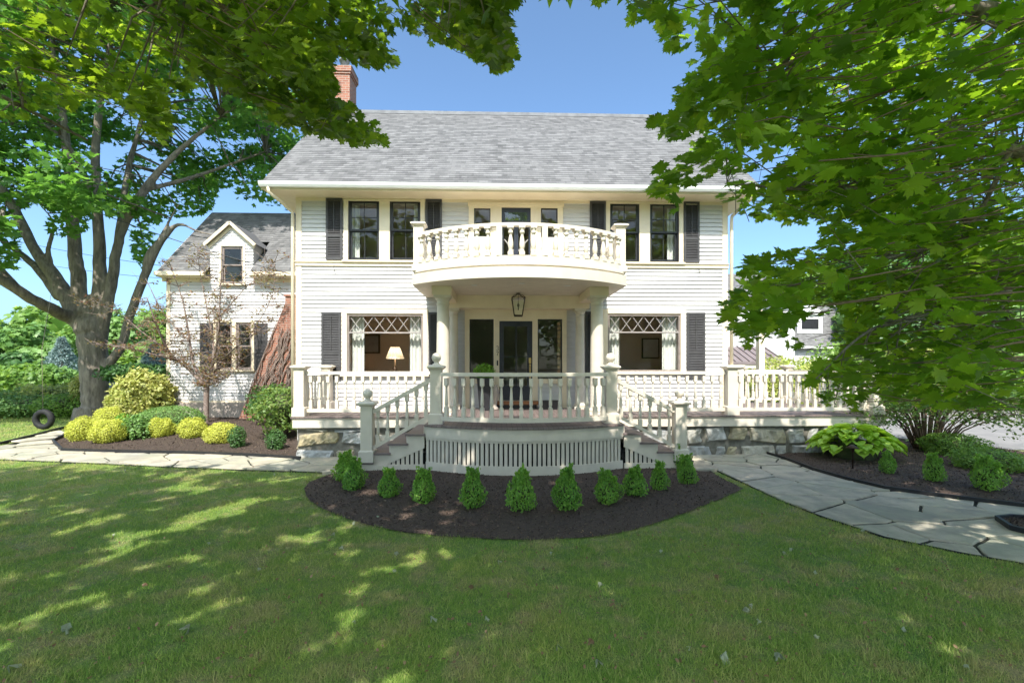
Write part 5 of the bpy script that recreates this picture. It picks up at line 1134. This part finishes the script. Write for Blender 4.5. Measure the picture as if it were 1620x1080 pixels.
me = bpy.data.meshes.new('leaf_blades'); me.from_pydata([(v[0]-g0.x, v[1]-g0.y-.35, v[2]-GZ) for v in V], [], Fq); me.materials.append(M['hosta'])
for p_ in me.polygons: p_.use_smooth = True
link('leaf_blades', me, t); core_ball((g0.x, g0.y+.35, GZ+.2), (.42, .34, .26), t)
# big multi-stemmed bush at right
g0 = gnd(1478, 716); bc = Vector((g0.x, g0.y+.2, GZ)); t = empty('arching_bush', bc, 'large arching bush of many thin brown stems beside the driveway', 'shrub'); mb = MB(); tips = []
r = random.Random(9)
for i in range(64):
    a = r.uniform(0, 6.28); sp = r.uniform(.3, 1.0); h = r.uniform(1.1, 2.0)*(1.15-.3*sp); e = Vector((math.cos(a)*sp*2.1, math.sin(a)*sp*1.4, h)); b0 = bc+Vector((math.cos(a)*.28*sp, math.sin(a)*.22*sp, 0))
    m1 = b0+Vector((e.x*.22, e.y*.22, h*.5)); m2 = b0+Vector((e.x*.62, e.y*.62, h*.92)); e2 = b0+e+Vector((0, 0, -.25*sp)); mb.tube([b0, m1, m2, e2], [.022, .016, .010, .004], 5); tips += [tuple(m2), tuple(e2), tuple((m2+e2)/2)]
    for k in range(3): q = m2+(e2-m2)*r.random(); z_ = q+Vector((r.gauss(0, .35), r.gauss(0, .3), r.uniform(-.45, .2))); mb.tube([q, (q+z_)/2+Vector((0, 0, .05)), z_], [.006, .005, .002], 4); tips.append(tuple(z_))
mb.build('stems', M['twigbark'], t); C = np.array(tips); P, S, N, T = clusters(C, 24, .32, (.05, .095), 8, .6)
link('foliage', leaves('foliage', P-np.array(bc), S, N, T, OVAL, M['bush']), t)
# thin bare crab tree
tb = at(326, 669, 13.9); tb.z = .1; CT_ = empty('crabapple_tree', tb, 'thin nearly leafless small tree with wiry branches before the wing', 'tree'); mb = MB(); nn = []; r = random.Random(3)
def q_(px, py, rr, d=13.9): return (at(px, py, d), rr)
nn += limb(mb, [q_(326, 672, .085), q_(326, 640, .075), q_(327, 612, .075)], 10)
mains = [[q_(326, 612, .06), q_(300, 585, .045), q_(270, 560, .035), q_(250, 520, .025, 13.5), q_(232, 470, .012, 13.3)], [q_(326, 612, .05), q_(306, 575, .035), q_(300, 540, .03, 14.1), q_(290, 480, .018, 14.1), q_(270, 420, .008, 14.1)],
  [q_(328, 606, .055), q_(338, 570, .04), q_(345, 530, .03, 13.6), q_(348, 480, .02, 13.5), q_(350, 425, .008, 13.4)], [q_(330, 600, .04), q_(338, 555, .03), q_(330, 500, .02, 14.2), q_(318, 440, .01, 14.3), q_(312, 395, .005)],
  [q_(330, 600, .035), q_(352, 570, .025), q_(372, 550, .02, 13.2), q_(400, 530, .012, 13.1), q_(432, 505, .006, 13.1)], [q_(280, 570, .03), q_(240, 560, .02, 13.2), q_(200, 550, .012, 13), q_(165, 545, .006, 12.9)],
  [q_(270, 560, .025), q_(225, 525, .014, 14), q_(180, 490, .008, 14), q_(128, 478, .004, 14)], [q_(348, 500, .02, 13.5), q_(375, 470, .012), q_(400, 445, .008), q_(430, 430, .004)], [q_(300, 540, .02), q_(262, 500, .012), q_(230, 440, .006)], [q_(330, 610, .02), q_(352, 600, .012, 13.4), q_(372, 570, .006, 13.3)],
  [q_(395, 530, .010, 13.2), q_(430, 470, .007, 13.2), q_(434, 415, .004, 13.2)]]
for m_ in mains: nn += limb(mb, m_, 6)
tips = []
for i in range(520):
    b0, rr = nn[r.randrange(16, len(nn))]
    L = r.uniform(.2, .75); a = r.uniform(0, 6.28); e = b0+Vector((math.cos(a)*L, math.sin(a)*L*.8, r.uniform(-.15, .6)*L)); m1 = (b0+e)/2+Vector((r.gauss(0, .06), r.gauss(0, .06), r.gauss(0, .06))); mb.tube([b0, m1, e], [.010, .008, .003], 4); tips += [tuple(m1), tuple(e)]
    for k in range(2):
        z_ = m1+Vector((r.gauss(0, .16), r.gauss(0, .16), r.gauss(.05, .14))); mb.tube([m1, z_], [.0055, .0025], 3)
mb.build('trunk', M['greytwig'], CT_); C = np.array(tips)[::2]; P, S, N, T = clusters(C, 8, .15, (.05, .09), 9, .8)
link('crown', leaves('crown', P-np.array(tb), S, N, T, OVAL, M['bare']), CT_)
# vine stems over brick base
mb = MB(); r = random.Random(6)
for i in range(60):
    x = r.uniform(-8.0, -5.6); z = .35; pts = [(x, 14.985, z)]
    for k in range(16):
        x += r.uniform(-.02, .15); z += r.uniform(.08, .24); lim_x = -8.2+max(0, z-.1)*1.48/3.75
        if z > 3.9: break
        pts.append((max(x, lim_x), 14.985-r.random()*.03, z))
    if len(pts) > 3: mb.tube(pts, [.016]*(len(pts)-1)+[.005], 4)
tag(mb.build('climbing_vine', M['greytwig']), 'bare brown vine stems climbing the sloping brick chimney base', 'vine')

# ------------------------------------------------------------------ background
def far_tree_mesh(seed, m, n=2600, rad=(3, 3, 3.6), size=(.32, .6), nb=26):
    r = np.random.default_rng(seed); D = unit(r.normal(size=(nb, 3))); B = D*r.uniform(.3, .85, (nb, 1))*rad; br_ = r.uniform(.28, .5, nb)*min(rad)
    k = r.integers(0, nb, n); D2 = unit(r.normal(size=(n, 3))+[0, 0, .25]); P = B[k]+D2*br_[k][:, None]*(1-.3*r.random((n, 1)))
    return leaves('crown', P, r.uniform(*size, n), D2+r.normal(size=(n, 3))*.5+[0, 0, .3], r.normal(size=(n, 3))+[0, 0, -.3], CLUMP, m)
FT = [far_tree_mesh(1, M['leafBack'], 4200), far_tree_mesh(2, M['leafBack'], 4200, (3.4, 3.2, 3.2)), far_tree_mesh(3, M['leafDark'], 4200), far_tree_mesh(4, M['leafC'], 4200, (3, 3, 4.2)), far_tree_mesh(5, M['mound'], 4200, (3.2, 3, 3))]
FTR = MB().tube([(0, 0, -1), (.1, 0, 2), (0, .1, 5)], [.3, .24, .15], 8).mesh('trunk', M['bark'])
def far_tree(px, ytop, d, s, v, label, grp, gzv=None):
    p = at(px, ytop, d); g = float(gz(p.x, p.y)); half = (3.6, 3.2, 3.6, 4.2, 3.0)[v]; sz = s
    zc = p.z-half*sz-.3; t = empty('broadleaf_tree', (p.x, p.y, g), label, 'tree', grp)
    o = link('crown', FT[v], t, (0, 0, zc-g)); o.scale = (s*1.1, s*1.1, sz); o.rotation_euler.z = px*.37
    o = link('trunk', FTR, t); o.scale = (s, s, max(.4, (zc-g+1)/5))
LGr = 'trees on the far left beyond the garden'
for i, (px, yt, d, s, v, lb) in enumerate([(-60, 488, 40, 1.25, 2, 'dark green tree at the left picture edge beyond the hedge'), (20, 480, 46, 1.25, 0, 'bright green tree rising behind the hedge at far left'), (75, 484, 48, 1.15, 1, 'bright green rounded tree just left of the maple trunk, far behind'), (45, 515, 36, .8, 4, 'light green lower tree before the far left wood'), (118, 500, 44, 1.0, 0, 'green tree showing beside the left of the maple trunk'),
     (190, 500, 40, 1.0, 4, 'pale olive tree seen between maple trunk and wing'), (245, 488, 45, 1.1, 1, 'hazy green tree right of the maple fork, behind the bare tree'), (-150, 470, 36, 1.5, 3, 'deep green tree just outside the left hedge'), (10, 545, 29, .62, 2, 'dark shrubby tree above the left hedge'), (235, 535, 30, .75, 0, 'green tree close behind the wing corner'), (-260, 440, 40, 1.6, 2, 'tall dark tree far beyond the left frame edge')]):
    far_tree(px, yt, d, s, v, lb, LGr)
RG = 'trees beyond the driveway on the right'
for i, (px, yt, d, s, v, lb) in enumerate([(1345, 395, 34, 1.5, 0, 'bright tree rising behind the neighbouring roof'), (1430, 330, 30, 1.7, 3, 'tall green tree behind the driveway, seen between maple leaves'), (1540, 345, 28, 1.6, 1, 'sunlit tree beyond the driveway toward the right edge'), (1650, 320, 26, 1.7, 0, 'big tree at the right picture edge beyond the driveway'), (1470, 440, 24, 1.0, 2, 'dark low tree standing over the driveway shrubs'), (1590, 470, 22, .9, 4, 'light green low tree at right beyond the drive'), (1385, 470, 26, .9, 4, 'pale green small tree right of the neighbouring house'), (1800, 300, 30, 2.0, 2, 'dark tree beyond the right frame edge')]):
    far_tree(px, yt, d, s, v, lb, RG)
# blue spruces
def spruce(px, ytop, ybot, d, wd, label):
    a = at(px, ytop, d); b = at(px, ybot, d); Hh = a.z-b.z; t = empty('blue_spruce', (b.x, b.y, b.z), label, 'tree', 'blue spruces'); n = 4200; r = np.random.default_rng(px)
    h = r.random(n)**.7; tier = np.floor(h*11)/11; fr_ = (h-tier)*11; rad = wd*(1-h)*(1.12-.35*fr_)*r.random(n)**.4; an = r.uniform(0, 6.28, n); lob = 1+.18*np.sin(an*5+tier*40)
    P = np.stack([rad*lob*np.cos(an), rad*lob*np.sin(an), h*Hh-.15*rad], 1); D = np.stack([np.cos(an), np.sin(an), np.full(n, -.2)], 1)
    link('crown', leaves('crown', P, r.uniform(.14, .26, n), r.normal(size=(n, 3))*.5+[0, 0, 1], D+r.normal(size=(n, 3))*.3, OVAL, M['spruce'], r.uniform(.06, .12, n)), t)
    MB().tube([(b.x, b.y, b.z-1.5), (b.x, b.y, b.z+Hh*.9)], [.14, .03], 8).build('trunk', M['bark'], t)
spruce(98, 534, 600, 30, 1.35, 'blue spruce left of the maple trunk above the shed'); spruce(243, 545, 600, 27, 1.1, 'blue spruce between maple trunk and wing')
# hedges and background shrubs at left
HG = 'background shrubs left of the big maple'
shrub('dark_hedge', 'dark green hedge clump at the left edge behind the shed', 8, 620, 1.9, 1.3, d=25, m='leafBack', n=3500, size=(.15, .28), tpl=CLUMP, seed=30, group=HG, z=-.6)
shrub('green_hedge', 'mid green rounded hedge behind the shed roof', 88, 618, 2.2, 1.0, d=27, m='leafBack', n=3500, size=(.15, .28), tpl=CLUMP, seed=31, group=HG, z=-.6)
shrub('green_hedge', 'mid green hedge left of the shed above the yellow shrub', 45, 618, 1.7, 1.2, d=26, m='mound', n=3500, size=(.15, .28), tpl=CLUMP, seed=32, group=HG, z=-.5)
shrub('golden_shrub', 'feathery yellow green shrub behind the tyre swing', 58, 655, 1.35, .62, d=18.5, m='lime', n=5500, size=(.07, .14), seed=33, group=HG, lump=.25)
shrub('golden_shrub', 'yellow green shrub between tyre swing and shed', 10, 655, 1.2, .5, d=18.5, m='mound', n=4000, size=(.07, .14), seed=34, group=HG, lump=.2)
shrub('green_hedge', 'low dark green hedge behind the tyre, left half', 15, 664, 1.3, .42, d=17.2, m='mound', n=4000, size=(.06, .12), seed=35, group=HG)
shrub('green_hedge', 'low green hedge behind the tyre, next to the maple trunk', 92, 664, 1.15, .48, d=17.2, m='leafBack', n=4000, size=(.06, .12), seed=36, group=HG)
shrub('green_hedge', 'low hedge running out of the left picture edge', -70, 664, 1.5, .5, d=16.8, m='leafBack', n=4000, size=(.06, .12), seed=37, group=HG)
shrub('golden_shrub', 'narrow climbing yellow green shrub touching the left side of the maple trunk', 121, 640, .35, .85, d=17.6, m='lime', n=1800, size=(.06, .12), seed=38, group=HG)
shrub('pine_shrub', 'dark low pine bough reaching right of the maple trunk', 205, 618, 1.0, .28, d=14.9, m='leafDark', n=3500, size=(.08, .15), seed=39, z=1.35, ry=.6, lump=.3)
shrub('pine_shrub', 'dark shrub filling the gap behind the lime shrub', 200, 640, .9, .8, d=17.5, m='leafDark', n=2500, size=(.08, .15), seed=40, z=.2, lump=.2)
MB_ = MB().tube([at(178, 640, 16.9), at(178, 600, 16.9)], [.1, .09], 8); tag(MB_.build('garden_post', M['whitetrim']), 'short pale post behind the right of the maple trunk', 'post')
# shed at left
sp_ = at(98, 612, 22); t = empty('garden_shed', (sp_.x, sp_.y, -1.2), 'low grey shed with shallow shingled roof beyond the yellow shrub', 'shed')
a = at(70, 626, 22); b = at(128, 628, 22); rz_ = at(90, 601, 24).z; mb = MB(); mb.box(a.x+.3, b.x+1.2, 22.2, 26, -1.5, a.z+.02); mb.build('wall', M['whitetrim'], t)
mb = MB(); e0 = a.z-.02
mb.add([(a.x-.1, 21.9, e0), (b.x+1.6, 21.9, e0), (b.x+1.3, 24, rz_), (a.x+.55, 24, rz_), (a.x-.1, 26.1, e0), (b.x+1.6, 26.1, e0), (a.x-.1, 21.9, e0-.08), (b.x+1.6, 21.9, e0-.08)], [(0, 1, 2, 3), (3, 2, 5, 4), (0, 3, 4), (1, 5, 2), (6, 7, 1, 0)]); mb.build('roof', M['shingle'], t)
# neighbouring house on the right
nb0 = at(1150, 577, 26); nb1 = at(1262, 577, 26); t = empty('neighbouring_house', (nb0.x, nb0.y, GZ), 'white clapboard outbuilding with grey roof and metal porch roof beyond the right porch', 'building')
yy = 26.; mb = MB(); clap(mb, nb0.x-2, nb1.x, 0, 5.3, yy, [], .11); clap(mb, nb1.x, nb1.x+4.2, 0, 3.0, yy+.6, [], .11); mb.build('siding', M['siding'], t)
mb = MB(); mb.box(nb0.x-2, nb1.x, yy+.003, yy+6, GZ, 5.3); mb.box(nb1.x+.003, nb1.x+4.2, yy+.603, yy+6, GZ, 3.0); mb.build('wall', M['siding'], t)
roofobj('roof', [(nb1.x-.1, nb1.x+4.4, yy+.3, 2.95, yy+2.6, 5.6), (nb0.x-2.2, nb1.x+.2, yy-.3, 5.3, yy+3, 7.6)], t)
mb = MB(); mb.box(nb1.x-.12, nb1.x+.12, yy-.04, yy+.1, 0, 5.3); mb.box(nb1.x-.1, nb1.x+4.4, yy+.25, yy+.3, 2.82, 2.95); mb.build('trim', M['whitetrim'], t)
dw = at(1286, 512, 27.2); mb = MB(); mb.box(dw.x-.75, dw.x+.75, yy+.9, yy+2.4, dw.z-.55, dw.z+.55); mb.prism([(dw.x-.95, dw.z+.55), (dw.x+.95, dw.z+.55), (dw.x, dw.z+1.1)], yy+.8, yy+2.4, 'y'); dmr = mb.build('dormer', M['whitetrim'], t)
mb = MB(); mb.box(dw.x-.5, dw.x+.5, yy+.88, yy+.899, dw.z-.28, dw.z+.3); mb.build('window', M['black'], dmr)
m0 = at(1158, 577, 21); mr = MB(); X0, X1 = m0.x-1, m0.x+2.7; ry0, rz0, ry1, rz1 = 21, 2.02, 22.8, 2.78
mr.add([(X0, ry0, rz0), (X1, ry0, rz0), (X1, ry1, rz1), (X0, ry1, rz1), (X0, ry0, rz0-.12), (X1, ry0, rz0-.12)], [(0, 1, 2, 3), (4, 5, 1, 0)])
x = X0
while x < X1: mr.bar((x, ry0, rz0+.03), (x, ry1, rz1+.03), .03, .05); x += .33
mt = empty('metal_roof_porch', (m0.x, 21, GZ), 'low porch with brown standing seam metal roof beyond the right railing', 'porch'); M['metalroof'] = mat('metal_roof', (.17, .135, .13), (.21, .17, .165), 3, .45); mr.build('roof', M['metalroof'], mt)
pm = MB(); pm.box(X0, X1, ry0+.05, ry0+.15, rz0-.32, rz0-.121); pm.build('beam', M['trim'], mt)
for px in (1170, 1225): q = at(px, 577, 21); MB().cbox((q.x, ry0+.1), .08, GZ, rz0-.32).build('post', M['whitetrim'], mt)
MB().box(X0, X1, ry1, ry1+.1, GZ, rz1).build('back_wall', M['mullion'], mt)
q = at(1203, 577, 15.5); MB_ = MB(); MB_.cbox((q.x, q.y), .095, GZ, 3.6); MB_.cbox((q.x, q.y), .13, 3.6, 3.68); tag(MB_.build('porch_post', M['trim']), 'tall cream square post standing behind the right railing', 'post')
shrub('golden_shrub', 'sunlit yellow green shrub behind the right railing', 1262, 640, 1.25, 1.05, d=16.5, m='lime', n=5500, size=(.07, .13), seed=50, lump=.2, z=.1)
shrub('golden_shrub', 'bright yellow shrub seen through maple leaves beyond the driveway', 1490, 640, 1.9, 1.3, d=19, m='lime', n=6000, size=(.09, .16), seed=51, lump=.2, z=.2)
shrub('green_hedge', 'green hedge along the far side of the driveway', 1390, 650, 2.2, 1.5, d=20, m='leafBack', n=5000, size=(.12, .2), seed=52, lump=.2, z=-.1)
shrub('green_hedge', 'green hedge at the far right beyond the driveway', 1600, 650, 2.6, 1.7, d=21, m='leafBack', n=5000, size=(.12, .2), seed=53, lump=.2, z=-.1)
for i, (x, y, s, v, lb) in enumerate([(-26, -30, 1.6, 0, 'tree across the street behind the photographer, left'), (-13, -34, 1.7, 2, 'dark tree across the street behind the photographer, second from left'), (0, -36, 1.6, 1, 'tree straight behind the photographer across the street'), (13, -33, 1.7, 3, 'tree across the street behind the photographer, second from right'), (27, -30, 1.6, 0, 'tree across the street behind the photographer, right')]):
    t = empty('broadleaf_tree', (x, y, GZ), lb, 'tree', 'trees across the street'); o = link('crown', FT[v], t, (0, 0, 3.6*s*.95)); o.scale = (s*1.3, s, s); o = link('trunk', FTR, t); o.scale = (s, s, s)
# distant wood closing the horizon
n = 26000; a = rng.uniform(R(-80), R(80), n); rr = rng.uniform(62, 95, n); h = rng.random(n)**.8*(7.0+1.6*np.sin(a*17)+1.3*np.sin(a*41+1)); P = np.stack([rr*np.sin(a), rr*np.cos(a), h-2.4], 1)
dwood = link('distant_wood', leaves('distant_wood', P, rng.uniform(.9, 1.8, n), rnd(n)*.6+[0, -.5, .6], rnd(n), CLUMP, M['leafBack'])); tag(dwood, 'distant mass of green woodland closing the horizon', 'woodland', kind='stuff')
# overhead wires
for (p0, p1, sag, rr, lb) in ((at(-80, 232, 17), at(458, 433, 14.6), .35, .014, 'thick service wire running down to the wing eave, the upper wire'), (at(-60, 360, 22), at(452, 440, 14.7), .3, .009, 'thin middle wire crossing behind the maple limbs'), (at(-60, 392, 22), at(400, 448, 14.9), .3, .008, 'thin lowest wire crossing behind the maple limbs')):
    pts = [p0+(p1-p0)*(i/24)-Vector((0, 0, sag*4*(i/24)*(1-i/24))) for i in range(25)]; tag(MB().tube(pts, rr, 6).build('utility_wire', M['wire']), lb, 'wire', 'overhead wires at left')

# ------------------------------------------------------------------ grass and fallen leaves
n = 760000; u = rng.random(n); dmin, dmax = 2.5, 12.5; d = dmin*(dmax/dmin)**(u**1.0); ph = rng.uniform(-1.35, 1.35, n)
X = d*ph; Y = d+rng.uniform(-.1, .1, n); keep = (Y < 12.4) & (X > -15) & (X < 13)
for poly in (pathR, pathL, bedC, bedR, bedL): keep &= ~inpoly(X, Y, poly)
keep &= ~((Y > 9.5) & (X > -4.5)) & ~((Y > 8.4) & (X > -3.2) & (X < 4.1))
keep &= rng.random(n) < np.clip(.25+d/7, 0, 1)
X, Y, d = X[keep], Y[keep], d[keep]; n = len(X); sc_ = .7+d/9
tuft = .7+.35*np.sin(X*9+3*np.sin(Y*7))*np.sin(Y*11+X*3)
P = np.stack([X, Y, gz(X, Y)-.004], 1); T = rnd(n)*.55+[0, 0, 1]; T[:, 0] += .18*np.sin(X*2.3+Y); N = rnd(n)*[1, 1, .2]+[0, -.6, .2]
gm = leaves('grass_blades', P, rng.uniform(.022, .062, n)*tuft*(1+d*.02), N, T, BLADE, M['blade'], rng.uniform(.0024, .005, n)*sc_)
nt_ = 1500; sel = rng.choice(n, nt_, replace=False); k_ = 14; PT = np.repeat(P[sel], k_, 0)+rnd(nt_*k_)*[.018, .018, 0]; TT = rnd(nt_*k_)*.5+[0, 0, 1]
tu_ = link('grass', leaves('grass_tufts', PT, rng.uniform(.045, .085, nt_*k_), rnd(nt_*k_)*[1, 1, .2]+[0, -.6, .2], TT, BLADE, M['blade'], rng.uniform(.003, .006, nt_*k_))); tag(tu_, 'longer grass tufts scattered through the mown lawn', 'grass', kind='stuff')
g_ = link('grass', gm); tag(g_, 'short mown green grass of the front lawn', 'grass', kind='stuff')
# bits of dead leaf and thatch lying in the lawn and on the mulch
nl_ = 2600; dd_ = 2.6*(11/2.6)**rng.random(nl_); XX = dd_*rng.uniform(-1.3, 1.3, nl_); kk = ~inpoly(XX, dd_, pathR) & ~inpoly(XX, dd_, pathL) & ~((dd_ > 8.2) & (XX > -4.5)); XX, dd_ = XX[kk], dd_[kk]; nl_ = len(XX)
lt = link('leaf_litter', leaves('leaf_litter', np.stack([XX, dd_, gz(XX, dd_)+rng.uniform(.012, .045, nl_)], 1), rng.uniform(.012, .038, nl_), rnd(nl_)*.7+[0, 0, 1], rnd(nl_), OVAL, M['fallenbrown'])); tag(lt, 'small bits of dead leaf scattered in the lawn', 'leaf litter', kind='stuff')
# far grass strip left of the path
n = 60000; X = rng.uniform(-24, -9, n); Y = rng.uniform(10.8, 19, n); k = ~inpoly(X, Y, pathL) & ~inpoly(X, Y, bedL); X, Y = X[k], Y[k]; n = len(X)
g2 = link('grass', leaves('grass_far', np.stack([X, Y, gz(X, Y)], 1), rng.uniform(.04, .07, n), rnd(n)*[1, 1, .2]+[0, -.6, .2], rnd(n)*.5+[0, 0, 1], BLADE, M['blade'], rng.uniform(.008, .014, n))); tag(g2, 'grass strip beyond the left path under the tyre swing', 'grass', kind='stuff')
FL = [raw_mesh('leaf', (MAPLE[0]*[1, 1, 1]+[0, -.35, 0])*.1+np.stack([0*MAPLE[0][:, 0], 0*MAPLE[0][:, 0], .03*np.sin(MAPLE[0][:, 0]*5+MAPLE[0][:, 1]*3)], 1), MAPLE[1], m) for m in (M['fallen'], M['fallenbrown'])]
spots = [(103, 998, 0, 1.4), (295, 1000, 0, 1.3), (20, 1060, 0, 1.3), (685, 987, 0, 1.0), (883, 1034, 0, .8), (947, 1060, 0, .9), (1147, 1050, 0, 1.3), (1232, 1047, 0, 1.0), (1291, 1015, 0, .7), (1180, 972, 0, .9), (1133, 918, 1, 1.0), (935, 1025, 1, .9), (745, 935, 1, .8), (970, 965, 1, .9), (627, 880, 0, .8), (624, 908, 0, .7), (790, 893, 0, .7), (770, 987, 0, .7), (540, 872, 0, .9), (527, 850, 0, .8), (950, 930, 0, .8), (872, 878, 0, .6), (1046, 876, 0, .7), (507, 948, 1, .8), (535, 1010, 1, .8), (1240, 880, 0, .8), (1252, 874, 0, .7), (1180, 893, 0, .6), (1365, 845, 0, .7), (1290, 910, 0, .6), (560, 832, 0, .8), (598, 822, 0, .7), (1187, 964, 0, .7), (1200, 990, 0, .7), (805, 948, 1, .8), (330, 865, 0, .6), (180, 850, 0, .6), (198, 746, 0, .7), (434, 753, 0, .7), (760, 975, 1, .6), (1430, 1000, 0, .6), (1090, 1035, 0, .5), (1530, 1060, 0, .6), (1420, 905, 1, .6), (230, 930, 1, .7), (410, 905, 0, .6), (560, 990, 0, .5), (860, 905, 1, .6)]
FLAB = {0: 'large pale fallen maple leaf on the lawn near the left picture edge', 1: 'second large pale fallen maple leaf at lower left of the lawn', 2: 'pale fallen leaf in the bottom left corner of the lawn', 3: 'pale fallen leaf on the lawn straight below the left lower newel', 6: 'large pale fallen leaf with pointed lobes at the bottom, right of centre',
 5: 'pale fallen leaf at the bottom edge just right of centre', 7: 'pale fallen leaf at the bottom edge, right of the large pointed one', 10: 'reddish brown fallen leaf on the lawn before the right half of the bow bed', 11: 'dark brown crumpled leaf near the bottom edge right of centre', 12: 'thin brown curled leaf on the lawn below the front boxwood',
 13: 'brown leaf on the lawn below the bright sunlit boxwood', 17: 'pale leaf on the lawn in the middle of the picture bottom', 14: 'pale leaf on grass just below the left end of the bow bed', 19: 'pale leaf touching the left edge of the bow mulch bed', 23: 'brown leaf on the lawn left of the bow bed front', 28: 'pale leaf lying beside the right flagstone path', 34: 'pale leaf in the lawn near the left flagstone path', 43: 'brown leaf on the lawn toward the right picture edge'}
for i, (px, py, k, s) in enumerate(spots):
    g0 = gnd(px, py); o = link('fallen_leaf', FL[k], None, (g0.x, g0.y, float(gz(g0.x, g0.y))+.035)); s *= .5; o.scale = (s, s*.8, s*1.5); o.rotation_euler = (random.gauss(0, .5), random.gauss(0, .5), random.uniform(0, 6.28))
    tag(o, FLAB.get(i, 'small curled %s fallen leaf scattered on the mown lawn' % ('brown' if k else 'pale')), 'leaf', ('brown fallen leaves on the lawn' if k else 'pale fallen leaves on the lawn'))
